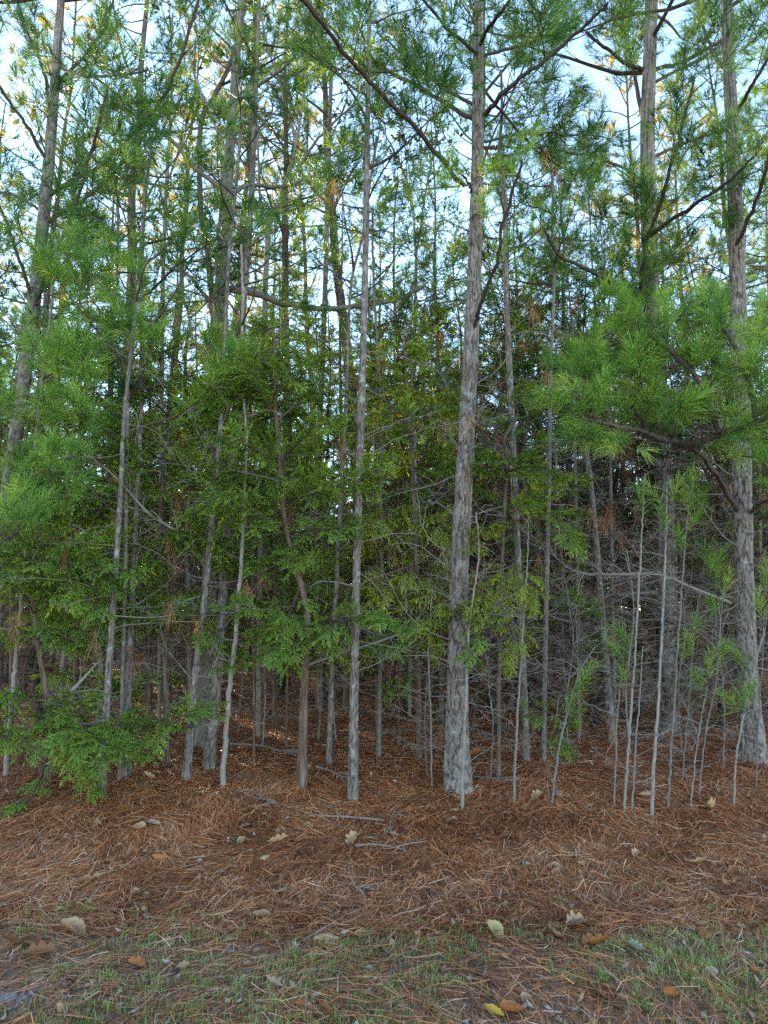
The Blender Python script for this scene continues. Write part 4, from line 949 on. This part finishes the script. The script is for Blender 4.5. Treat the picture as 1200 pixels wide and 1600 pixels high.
# ------------------------------------------------------------------ trees further back (copies share meshes)
def proto_pine(h, r, z0, n, length, nn, w, gap, skn, L=.22, leafm='pine'):
    """trunk / crown / dead twigs meshes of one background pine with its foot at the origin"""
    k = 14; path = np.stack([np.cumsum(rng.normal(0, .05, k)), np.cumsum(rng.normal(0, .05, k)), np.linspace(-.1, h, k)], -1); path[0, :2] = 0
    path = catmull(path, 50); out = []
    G = Geo(); tube(G, path, np.linspace(r, .015, 50), 9); out.append(('trunk', mesh('trunk', G, [M['bark_far']]), None))
    Gc = Geo(); tips = []
    for i in range(n):
        z = z0 + (h - z0) * (i + rng.random()) / n; p, t = at_height(path, z); f = (z - z0) / (h - z0)
        l = length * (1.05 - .75 * f ** 1.2) * rng.uniform(.6, 1.15); a = i * 2.4 + rng.normal(0, .5)
        lp = wander(p, V3(math.cos(a), math.sin(a), .15 + .4 * f), l, 7, .4, .12)
        pine_limb(Gc, tips, lp, .006 + .01 * l, .004, l * .42, gap, .3, .4, 4, 1, 2)
    tips.append((path[-1], V3(0, 0, 1)))
    needles(Gc, [t[0] for t in tips], [t[1] for t in tips], nn, L, w, bent=False, mat=1)
    out.append(('crown', mesh('crown', Gc, [M['twig'], M[leafm]]), 'stuff'))
    Gd = Geo(); tips = []
    for i in range(skn):
        p, t = at_height(path, rng.uniform(.6, max(z0 + .5, 2.0))); a = rng.random() * 6.283
        m = dead_limb(Gd, p, V3(math.cos(a), math.sin(a), rng.normal(.15, .25)), rng.uniform(.5, 1.7), .008, 6, rng.normal(0, .3), .14, 1)
        if rng.random() < .3: tips.append((m[-1], nrm(m[-1] - m[-2] + V3(0, 0, -.5))))
    if tips: needles(Gd, [t[0] for t in tips], [t[1] for t in tips], 26, .16, .005, bent=False, droop=.4, mat=1)
    out.append(('dead_twig_cluster', mesh('dead_twig_cluster', Gd, [M['twig_dead'], M['pine_dead']]), 'stuff'))
    return out

def proto_cedar(h, r, z0, n, length):
    path = np.stack([np.cumsum(rng.normal(0, .03, 12)), np.cumsum(rng.normal(0, .03, 12)), np.linspace(-.1, h, 12)], -1); path = catmull(path, 40); out = []
    G = Geo(); tube(G, path, np.linspace(r, .01, 40), 8); out.append(('trunk', mesh('trunk', G, [M['bark_cedar']]), None))
    Gc = Geo(); SP = []
    for i in range(n):
        z = z0 + (h - z0) * (i + rng.random()) / n; p, t = at_height(path, z); a = i * 2.4 + rng.normal(0, .4)
        l = length * (1.05 - .8 * (z - z0) / (h - z0)) * rng.uniform(.6, 1.1)
        cedar_bough(Gc, SP, wander(p, V3(math.cos(a), math.sin(a), .3), l, 7, -.1, .12), .004 + .004 * l, np.clip(.35 + rng.normal(0, .15), 0, 1), sub=l * .4, gap=.1, t0=.2, sc0=.95, S=4, dens=.09)
    flush_sprays(Gc, SP, SPRAYS_LO, 1); out.append(('crown', mesh('crown', Gc, [M['twig'], M['cedar']]), 'stuff'))
    return out

PT = [proto_pine(h, r, z0, int(n * 1.4), l, 30, .009, .25, 30) for h, r, z0, n, l in ((17, .14, 8.0, 30, 2.5), (15, .11, 7.0, 28, 2.1), (18.5, .16, 9.0, 30, 2.8), (13, .085, 6.0, 26, 1.8))]
PY = [proto_pine(h, r, z0, int(n * 1.3), l, 32, .009, .2, 26) for h, r, z0, n, l in ((9.5, .065, 2.6, 30, 1.7), (8, .055, 1.8, 28, 1.5), (11, .075, 3.4, 32, 1.8))]
PC = [proto_cedar(h, r, z0, n, l) for h, r, z0, n, l in ((5.2, .06, .8, 30, 1.4), (6.8, .07, 1.2, 34, 1.5))]
placed = []
def place(protos, name, label, cat, group, n, y0, y1, dmin, pw=1., wide=.66, smin=.85, smax=1.15):
    c = 0; tries = 0
    while c < n and tries < n * 60:
        tries += 1
        y = y0 + (y1 - y0) * rng.random() ** pw; x = rng.uniform(-1.25, 1) * (wide * y + 1.5)
        if any((x - a) ** 2 + (y - b) ** 2 < (dmin * (.6 + .4 * min(1, y / 25))) ** 2 for a, b in placed): continue
        placed.append((x, y)); c += 1
        root = obj(name, None, label=label, cat=cat, group=group, loc=(x, y, float(zg(x, y))))
        root.rotation_euler = (rng.normal(0, .03), rng.normal(0, .03), rng.random() * 6.283); s = rng.uniform(smin, smax); root.scale = (s, s, s)
        for (pn, me, kd) in protos[int(rng.integers(len(protos)))]: obj(pn, me, parent=root, kind=kd)
place(PT, 'pine_tree', 'tall thin pine among the dim trunks deep in the wood', 'tree', 'tall pines deep in the wood', 36, 12.5, 32, 2.3, 1.0)
place(PY, 'young_pine', 'shaded young pine with brown dead twigs deep in the wood', 'young pine', 'shaded young pines deep in the wood', 90, 13, 66, 1.6, 1.)
place(PC, 'cedar_tree', 'shaded cedar growing under the pines deep in the wood', 'cedar', 'shaded cedars deep in the wood', 50, 15, 60, 1.6, 1.)

PB = [proto_pine(h, r, z0, 58, l, 36, .017, .17, 12, L=.26) for h, r, z0, l in ((6.0, .05, .15, 1.9), (7.5, .06, .2, 2.0))]
PG = [proto_pine(h, r, z0, 40, l, 30, .009, .25, 18, leafm='pine_sun_tint') for h, r, z0, l in ((16, .12, 8.0, 2.4), (18, .13, 9.5, 2.6))]
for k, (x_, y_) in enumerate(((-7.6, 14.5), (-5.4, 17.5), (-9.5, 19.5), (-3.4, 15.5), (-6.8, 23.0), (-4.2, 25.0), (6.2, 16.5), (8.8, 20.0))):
    root = obj('pine_tree', None, label='tall pine whose crown is coloured sunlit yellow behind the front limbs', cat='tree', group='tall pines with crowns coloured sunlit yellow', loc=(x_, y_, float(zg(x_, y_)))); root.rotation_euler = (0, 0, x_ * 3)
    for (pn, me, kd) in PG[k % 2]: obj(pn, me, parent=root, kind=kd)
for k, (x_, y_, pr) in enumerate(((-6.6, 12.4, PC[1]), (-8.3, 15.4, PC[0]), (-10.6, 20.0, PY[1]), (-12.8, 24.0, PY[0]), (-7.4, 13.9, PY[1]), (-11.8, 21.5, PY[2]), (-9.3, 17.4, PY[2]), (-14.6, 27.5, PY[2]))):  # trees added along the sun's path to keep a sun patch off the verge
    root = obj('young_pine' if pr in PY else 'cedar_tree', None, label='bushy evergreen added at the far left to block the low sun', cat='tree', group='bushy evergreens added at the far left to block the sun', loc=(x_, y_, float(zg(x_, y_)))); root.rotation_euler = (0, 0, k * 1.3)
    for (pn, me, kd) in pr: obj(pn, me, parent=root, kind=kd)
place(PB, 'young_pine', 'bushy young pine closing the view at the back of the wood', 'young pine', 'bushy young pines at the back of the wood', 150, 20, 62, 1.3, .9)

def proto_brush(h, r, n, green):
    path = np.stack([np.cumsum(rng.normal(0, .05, 12)), np.cumsum(rng.normal(0, .05, 12)), np.linspace(-.1, h, 12)], -1); path[0, :2] = 0; path = catmull(path, 40); out = []
    G = Geo(); tube(G, path, np.linspace(r, .008, 40), 7); out.append(('trunk', mesh('trunk', G, [M['bark_far']]), None))
    Gd = Geo(); tips = []
    for i in range(n):
        p, t = at_height(path, rng.uniform(.25, h * .92)); a = i * 2.4 + rng.normal(0, .5)
        m = dead_limb(Gd, p, V3(math.cos(a), math.sin(a), rng.normal(.1, .3)), rng.uniform(.5, 1.6), .011, 8, rng.normal(-.1, .3), .16, 2)
        if rng.random() < .35: tips.append((m[-1], nrm(m[-1] - m[-2] + V3(0, 0, -.8))))
    if tips: needles(Gd, [t[0] for t in tips], [t[1] for t in tips], 26, .16, .006, bent=False, droop=.5, mat=1)
    out.append(('dead_twig_cluster', mesh('dead_twig_cluster', Gd, [M['twig_brush'], M['pine_dead']]), 'stuff'))
    Gc = Geo(); tp = []
    for i in range(green):
        p, t = at_height(path, rng.uniform(h * .25, h)); a = i * 2.4
        pine_limb(Gc, tp, wander(p, V3(math.cos(a), math.sin(a), .3), rng.uniform(.5, 1.1), 6, .4, .1), .008, .003, .35, .25, .4, .4, 4, 1, 2)
    tp.append((path[-1], V3(0, 0, 1)))
    needles(Gc, [t[0] for t in tp], [t[1] for t in tp], 26, .2, .009, bent=False, mat=1)
    out.append(('crown', mesh('crown', Gc, [M['twig'], M['pine']]), 'stuff'))
    return out
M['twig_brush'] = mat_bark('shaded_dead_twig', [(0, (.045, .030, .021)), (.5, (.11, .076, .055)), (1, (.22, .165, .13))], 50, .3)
PD = [proto_brush(h, r, n, g) for h, r, n, g in ((5.2, .035, 52, 13), (4.4, .03, 46, 11), (6.2, .045, 54, 14))]
def brush(n, y0, y1, x0, x1, dmin):
    global placed
    keep = placed; placed = []
    c = tries = 0
    while c < n and tries < 4000:
        tries += 1; y = rng.uniform(y0, y1); x = rng.uniform(x0, x1) * y
        if any((x - a) ** 2 + (y - b) ** 2 < dmin ** 2 for a, b in placed): continue
        placed.append((x, y)); c += 1
        root = obj('young_pine', None, label='twiggy half-dead young pine in the dim thicket behind the front trunks', cat='young pine', group='twiggy half-dead young pines of the thicket', loc=(x, y, float(zg(x, y))))
        root.rotation_euler = (rng.normal(0, .08), rng.normal(0, .08), rng.random() * 6.283); q = rng.uniform(.8, 1.15); root.scale = (q, q, q)
        for (pn, me, kd) in PD[int(rng.integers(len(PD)))]: obj(pn, me, parent=root, kind=kd)
    placed = keep
brush(11, 7.7, 9.6, .13, .60, .6)
brush(28, 9.0, 14, .02, .62, .65)
brush(16, 10.2, 13, -.32, .10, .6)
brush(14, 8.8, 14, -.62, -.28, .8)
brush(48, 11.5, 20, -.60, .60, .8)

# ------------------------------------------------------------------ fallen leaves, sticks, stones, weeds
def mat_dry(name, c):
    m, nt, out = newmat(name); N = nt.nodes; Lk = nt.links
    tc = N.new('ShaderNodeTexCoord'); n = N.new('ShaderNodeTexNoise'); n.inputs['Scale'].default_value = 28; n.inputs['Detail'].default_value = 5
    Lk.new(tc.outputs['Object'], n.inputs['Vector'])
    c = np.array(c) * .80; r = ramp(nt, [(.3, tuple(c * .55)), (.5, tuple(c)), (.72, tuple(np.minimum(c * 1.25, .9)))]); Lk.new(n.outputs['Fac'], r.inputs[0])
    b = N.new('ShaderNodeBsdfPrincipled'); b.inputs['Roughness'].default_value = .7; b.inputs['Specular IOR Level'].default_value = .25; Lk.new(r.outputs[0], b.inputs['Base Color'])
    bp = N.new('ShaderNodeBump'); bp.inputs['Strength'].default_value = .4; bp.inputs['Distance'].default_value = .004; Lk.new(n.outputs['Fac'], bp.inputs['Height']); Lk.new(bp.outputs[0], b.inputs['Normal'])
    Lk.new(b.outputs[0], out.inputs[0]); return m
DRY = {'tan': mat_dry('tan_leaf', (.46, .30, .17)), 'pale': mat_dry('pale_leaf', (.50, .37, .25)), 'brown': mat_dry('brown_leaf', (.25, .115, .05)), 'dark': mat_dry('dark_leaf', (.085, .045, .032)),
       'orange': mat_dry('orange_leaf', (.42, .16, .05)), 'yellow': mat_dry('yellow_leaf', (.62, .42, .07)), 'cream': mat_dry('cream_yellow_leaf', (.56, .43, .20)), 'grey': mat_dry('grey_leaf', (.38, .33, .28)), 'maroon': mat_dry('maroon_leaf', (.12, .025, .03))}

def leaf_mesh(colr, lobed, curl, seed):
    r = np.random.default_rng(seed); G = Geo(); n = 19; t = np.linspace(0, 1, n)
    env = np.sin(np.pi * np.clip(t * .93 + .05, 0, 1)) ** .75 * (.75 + .35 * t)
    half = []
    for sd in (-1, 1):
        lob = .46 + .54 * np.abs(np.cos(np.pi * (t * lobed + .12 + r.normal(0, .05)))) ** .7 if lobed else 1
        half.append(.30 * env * lob * (1 + r.normal(0, .05, n)) * (1.05 if lobed else .95))
    bend = r.normal(0, .12); z = curl * .5 * (t - .5) ** 2 + bend * t * .3
    x = .06 * np.sin(t * 3) * r.normal(0, 1)
    rows = []
    for i in range(n):
        for q in (-1, -.5, 0, .5, 1):
            hw = half[0][i] if q < 0 else half[1][i]
            fwd = .10 * abs(q) if lobed else .03 * abs(q)
            rows.append((x[i] + q * hw, t[i] - .5 + fwd * (t[i] - .1), z[i] + curl * (abs(q) ** 2) * hw * 1.3 + .012 * r.normal()))
    rows = np.array(rows); F_ = []
    for i in range(n - 1):
        for k in range(4):
            a = i * 5 + k; F_ += [[a, a + 1, a + 6], [a, a + 6, a + 5]]
    rows[:, 2] -= rows[:, 2].min() * .8
    G.add(rows, F_)
    me_stalk = np.array([(x[0], -.5, z[0]), (x[0] + .02, -.60, z[0]), (x[0] + .05, -.70, z[0] + .01)]); me_stalk[:, 2] -= 0
    tube(G, me_stalk + V3(0, 0, .02), [.010, .008, .006], 4)
    return mesh('fallen_leaf', G, [DRY[colr]])
LEAF = {}
def leaf(px, py, size, colr, shape='oak', label=None, tilt=.25, rot=None):
    v = int(rng.integers(3)); key = (colr, shape, v)
    if key not in LEAF: LEAF[key] = leaf_mesh(colr, 3.2 + .4 * v if shape == 'oak' else 0, (.35, .9, -.5)[v], 100 * len(LEAF) + v)
    b = hit(px, py); s = .9 * size * math.hypot(b[1], CAMZ) / F
    o = obj('fallen_leaf', LEAF[key], label=label or {'tan': 'small tan dry leaf lying on the pine straw', 'pale': 'small pale dry leaf lying on the pine straw', 'brown': 'small brown dry leaf half sunk in the pine straw', 'dark': 'small dark rotten leaf on the verge', 'orange': 'small orange-brown leaf lying on the pine straw', 'grey': 'small greyish weathered leaf on the ground', 'maroon': 'small dark maroon leaf on the verge'}[colr],
            cat='leaf', group=None if label else colr + ' small leaves scattered on the ground', loc=(b[0], b[1], b[2] + .012))
    o.scale = (s, s, s); o.rotation_euler = (rng.normal(.12, tilt), rng.normal(0, tilt), rng.random() * 6.28 if rot is None else rot)
for q in ((1084, 1352, 54, 'pale', 'oak', 'largest pale oak leaf, on the upper right of the bank'), (1047, 1376, 34, 'tan', 'oak', 'tan oak leaf just below the largest pale oak leaf'),
          (771, 1465, 42, 'cream', 'oval', 'flat rounded creamy yellow leaf at the top of the verge'), (770, 1590, 34, 'yellow', 'oval', 'bright yellow leaf at the bottom edge'),
          (940, 1556, 66, 'brown', 'oak', 'largest brown oak leaf lying in the verge grass, lower right'), (900, 1452, 44, 'tan', 'oak', 'orange-tan oak leaf at the grass edge right of the yellow leaf'),
          (878, 1470, 44, 'tan', 'oak', 'tan oak leaf just below the orange-tan one at the grass edge'), (934, 1481, 46, 'orange', 'oak', 'curled orange-brown leaf in the grass right of the tan ones'),
          (668, 1456, 26, 'grey', 'oval', 'pale grey oval leaf left of the creamy yellow leaf'), (670, 1425, 26, 'grey', 'oval', 'bluish grey leaf above the pale grey oval leaf'),
          (823, 1353, 20, 'pale', 'oval', 'small whitish curled leaf in the middle of the bank'), (430, 1546, 34, 'pale', 'oak', 'pale torn leaf in the verge grass left of centre'),
          (110, 1464, 46, 'tan', 'oval', 'broad tan leaf at the left grass edge'), (140, 1380, 46, 'tan', 'oak', 'tan oak leaf with pale lobes on the left of the bank'),
          (30, 1482, 58, 'brown', 'oak', 'big dark brown curled leaf at the left edge'), (252, 1343, 26, 'orange', 'oak', 'orange lobed leaf on the left of the bank'),
          (375, 1320, 24, 'tan', 'oval', 'small tan leaf alone near the upper middle of the bank'), (434, 1318, 30, 'tan', 'oak', 'tan star-shaped oak leaf near the middle of the bank'),
          (278, 1263, 28, 'tan', 'oak', 'tan leaf below the three close trunks'), (313, 1270, 34, 'brown', 'oak', 'brown oak leaf below the thinnest leaning trunk'),
          (442, 1398, 34, 'pale', 'oak', 'pale folded leaf on the lower middle of the bank'), (282, 1447, 38, 'brown', 'oak', 'brown leaf at the grass edge left of centre'),
          (325, 1558, 24, 'tan', 'oval', 'small tan leaf low in the verge left of centre'), (214, 1514, 28, 'orange', 'oak', 'small orange leaf standing in the left verge grass'),
          (468, 1471, 24, 'orange', 'oval', 'orange pointed leaf beside the ground stick'), (510, 1474, 36, 'tan', 'oak', 'tan leaf right of the orange pointed leaf'),
          (408, 1437, 28, 'tan', 'oval', 'narrow tan leaf on edge above the verge'), (551, 1320, 32, 'tan', 'oak', 'tan oak leaf right of the bank middle twig'),
          (581, 1316, 30, 'tan', 'oak', 'tan oak leaf close right of the other tan oak leaf'), (612, 1306, 26, 'pale', 'oak', 'pale oak leaf below the slim straight pine'),
          (486, 1228, 26, 'orange', 'oval', 'orange-brown leaf at the foot of the crooked cedar'), (385, 1294, 26, 'tan', 'oval', 'tan leaf above the small lone tan leaf'),
          (218, 1298, 30, 'tan', 'oval', 'tan leaf on the upper left of the bank'), (240, 1290, 24, 'pale', 'oval', 'pale narrow leaf on the upper left of the bank'),
          (825, 1572, 28, 'tan', 'oval', 'tan leaf at the lower middle of the verge'), (684, 1555, 26, 'brown', 'oak', 'brown leaf standing in the lower middle verge'),
          (1020, 1530 - 5, 22, 'pale', 'oval', 'pale leaf in the right verge grass'), (1110, 1526, 26, 'pale', 'oval', 'pale tan leaf at the right of the verge'),
          (1100, 1465, 46, 'orange', 'oak', 'orange-brown leaf at the right grass edge'), (995, 1487, 28, 'grey', 'oak', 'grey curled leaf right of the curled orange-brown one'),
          (875, 1246, 22, 'pale', 'oak', 'pale leaf just right of the leaning sapling foot'), (840, 1250, 26, 'tan', 'oak', 'tan leaf left of the leaning sapling foot'),
          (1110, 1268, 40, 'tan', 'oak', 'tan leaf at the foot of the right saplings'), (705, 1285, 22, 'tan', 'oval', 'tan leaf below the bleached bare sapling'),
          (800, 1590, 40, 'orange', 'oval', 'orange curled leaf at the bottom edge right of the yellow one'), (1005, 1396, 22, 'tan', 'oval', 'small tan leaf left below the largest pale oak leaf'),
          (150, 1393, 34, 'brown', 'oak', 'brown leaf tucked under the tan oak leaf on the left'), (60, 1500, 44, 'brown', 'oak', 'brown curled leaf right of the big dark one at left edge')):
    leaf(q[0], q[1], q[2], q[3], q[4], q[5])
CL = ['tan', 'tan', 'tan', 'pale', 'brown', 'brown', 'dark', 'orange', 'orange', 'maroon']
for i in range(240):
    py = 1120 + 475 * rng.random() ** .8; px = rng.uniform(5, 1195)
    c = CL[int(rng.integers(len(CL)))]
    if c in ('dark', 'maroon') and py < 1380: c = 'brown'
    leaf(px, py, rng.uniform(10, 23), c, 'oak' if rng.random() < .5 else 'oval', tilt=.4)

def ground_stick(label, px, w, twigs=4, name='fallen_branch', lift=.02):
    pts = [hit(x, y) + V3(0, 0, lift + .015 * rng.random()) for x, y in px]; p = catmull(pts, 5 * len(pts)); b = pts[0].copy()
    r = w * .3 * b[1] / F
    T = Thing(name, label, 'branch', b); G = Geo(); tube(G, p, np.linspace(r, r * .35, len(p)), 7); T.part('stem', G, [M['twig_dead']])
    G = Geo()
    for i in range(twigs):
        q, tn = along(p, rng.uniform(.25, 1)); s = wander(q, side(tn, rng.uniform(.4, .9), 0 if i % 2 else math.pi, .2), rng.uniform(.08, .3), 5, .05, .15)
        tube(G, s, np.linspace(r * .45, r * .2, 5), 4)
    T.part('twig_cluster', G, [M['twig_dead']], kind='stuff')
ground_stick('long bent grey stick at the lower middle of the bank', [(472, 1478), (510, 1460), (545, 1432), (568, 1400), (580, 1362)], 6, 4)
ground_stick('thin twiggy branch lying on the bank below the crooked cedar', [(600, 1288), (540, 1284), (490, 1278), (440, 1262), (405, 1254)], 6, 7)
ground_stick('short dark stick lying on the bank below the slim straight pine', [(555, 1330), (590, 1328), (632, 1336)], 8, 2)
ground_stick('pale fallen branch propped between the thin trunk and crooked cedar', [(360, 1176), (400, 1180), (435, 1186), (462, 1196)], 6, 5, lift=.08)
ground_stick('forked pale twig upright on the bank', [(608, 1312), (612, 1290), (622, 1270)], 4, 2, lift=.05)
ground_stick('short twig right of the crooked cedar foot', [(495, 1208), (515, 1214), (535, 1224)], 6, 4, lift=.04)
ground_stick('short stick low on the right of the bank', [(1180, 1385), (1195, 1393), (1215, 1398)], 5, 1)
ground_stick('dim twig lying beside the foot of the plated pine', [(740, 1222), (770, 1226), (800, 1232)], 5, 5, lift=.04)

def hung_branch(label, px, Y, w, twigs, wood='twig_dead', tw=(.15, .5)):
    pts = [P(x, y, Y + dy) for x, y, dy in px]; p = catmull(pts, 6 * len(pts)); r = w * .5 * Y / F
    T = Thing('dead_branch', label, 'branch', pts[0]); G = Geo(); tube(G, p, np.linspace(r, r * .4, len(p)), 7); T.part('stem', G, [M[wood]])
    G = Geo()
    for i in range(twigs):
        q, tn = along(p, rng.uniform(.1, 1)); dead_limb(G, q, side(tn, rng.uniform(.4, 1.), None, 1.), rng.uniform(*tw), r * .35, 4, 0, .2, 2)
    T.part('dead_twig_cluster', G, [M['twig_dead']], kind='stuff')
hung_branch('broken pale limb caught across the right trunks', [(1142, 942, 0), (1085, 920, .0), (1030, 898, .1), (970, 897, .2), (915, 896, .2), (880, 882, .3), (853, 850, .3)], Lp.Y - .1, 5.5, 26)
hung_branch('grey dead limb slanting down through the left cedar', [(300, 846, 0), (260, 820, -.1), (230, 800, -.2), (180, 745, -.3), (135, 710, -.4)], 6.3, 6, 12)
hung_branch('tan snapped stick leaning by the left cedar', [(110, 1082, 0), (135, 1055, .0), (157, 1030, .1)], 5.9, 6, 2)
hung_branch('pale dead limb jutting right from the crooked cedar', [(478, 1040, 0), (530, 1022, -.1), (590, 1003, -.1), (625, 990, 0)], 6.0, 5, 8)
hung_branch('dim bare limb slung behind the leaning snag', [(1050, 925, 0), (960, 930, .1), (900, 945, .2), (860, 960, .3)], 8.2, 6, 18)
hung_branch('straight grey limb sloping across the upper left cedar', [(430, 660, 0), (470, 625, -.1), (500, 595, -.1)], 6.4, 5, 3)

# gravel at the lower left and a few low weeds
Gs = Geo(); ico_v = nrm(np.array([(0, 1, 1.618), (0, -1, 1.618), (0, 1, -1.618), (0, -1, -1.618), (1, 1.618, 0), (-1, 1.618, 0), (1, -1.618, 0), (-1, -1.618, 0), (1.618, 0, 1), (-1.618, 0, 1), (1.618, 0, -1), (-1.618, 0, -1)]))
ico_f = np.array([(0, 1, 8), (0, 9, 1), (0, 8, 4), (0, 4, 5), (0, 5, 9), (1, 6, 8), (1, 7, 6), (1, 9, 7), (2, 10, 3), (2, 3, 11), (2, 4, 10), (2, 5, 4), (2, 11, 5), (3, 6, 7), (3, 10, 6), (3, 7, 11), (4, 8, 10), (5, 11, 9), (6, 10, 8), (7, 9, 11)])
gc = hit(18, 1558)
for i in range(1310):
    x = rng.normal(gc[0] - .05, .13) if i < 1250 else rng.uniform(-2.4, 2.4); y = rng.normal(gc[1], .07) if i < 1250 else rng.uniform(2.7, 4.4)
    s = rng.uniform(.003, .010) if i < 1300 else rng.uniform(.009, .014)
    Gs.add(ico_v * s * rng.uniform(.6, 1.3, (12, 3)) * V3(1, 1, .6) + V3(x, y, float(zg(x, y)) + s * .2), ico_f, rng.random())
M['stone'] = mat_bark('gravel', [(0, (.14, .14, .145)), (.5, (.26, .265, .28)), (1, (.42, .43, .45))], 80, .4, 1.)
obj('gravel', mesh('gravel', Gs, [M['stone']], smooth=False), kind='stuff', label='loose grey gravel at the lower left of the verge', cat='gravel')

def weed(label, px, py, n, size):
    b = hit(px, py); T = Thing('weed', label, 'weed', b); G = Geo()
    for i in range(n):
        a = rng.random() * 6.283; e = b + V3(math.cos(a), math.sin(a), 0) * rng.uniform(.2, 1) * size + V3(0, 0, rng.uniform(.2, .8) * size)
        st = catmull([b, b * .5 + e * .5 + V3(0, 0, .2 * size), e], 5); tube(G, st, np.linspace(.0016, .001, 5), 3)
        d = nrm(V3(math.cos(a), math.sin(a), rng.normal(.2, .3))); s = nrm(np.cross(d, V3(0, 0, 1) + rng.normal(0, .2, 3))); l = size * rng.uniform(.25, .45)
        G.add(np.array([e, e + d * l * .4 + s * l * .32, e + d * l, e + d * l * .4 - s * l * .32]), [[0, 1, 2], [0, 2, 3]], rng.uniform(.5, .9))
    T.part('leaf_cluster', G, [M['grass']], kind='stuff')
for q in (('dark green broad-leaved weed at the left grass edge', 118, 1436, 16, .10), ('small green weed right of the middle of the bank foot', 878, 1418, 12, .06), ('low green weed on the right grass edge', 1125, 1430, 12, .07),
          ('small weed above the lower middle stick', 590, 1425, 10, .05), ('green weed by the pale grey oval leaf', 650, 1450, 10, .06), ('low weed at the bottom edge right of centre', 1000, 1578, 12, .07), ('little weed on the bank left of the middle', 290, 1425, 10, .05)):
    weed(*q)
print('TRIS', sum(STATS.values()), STATS)
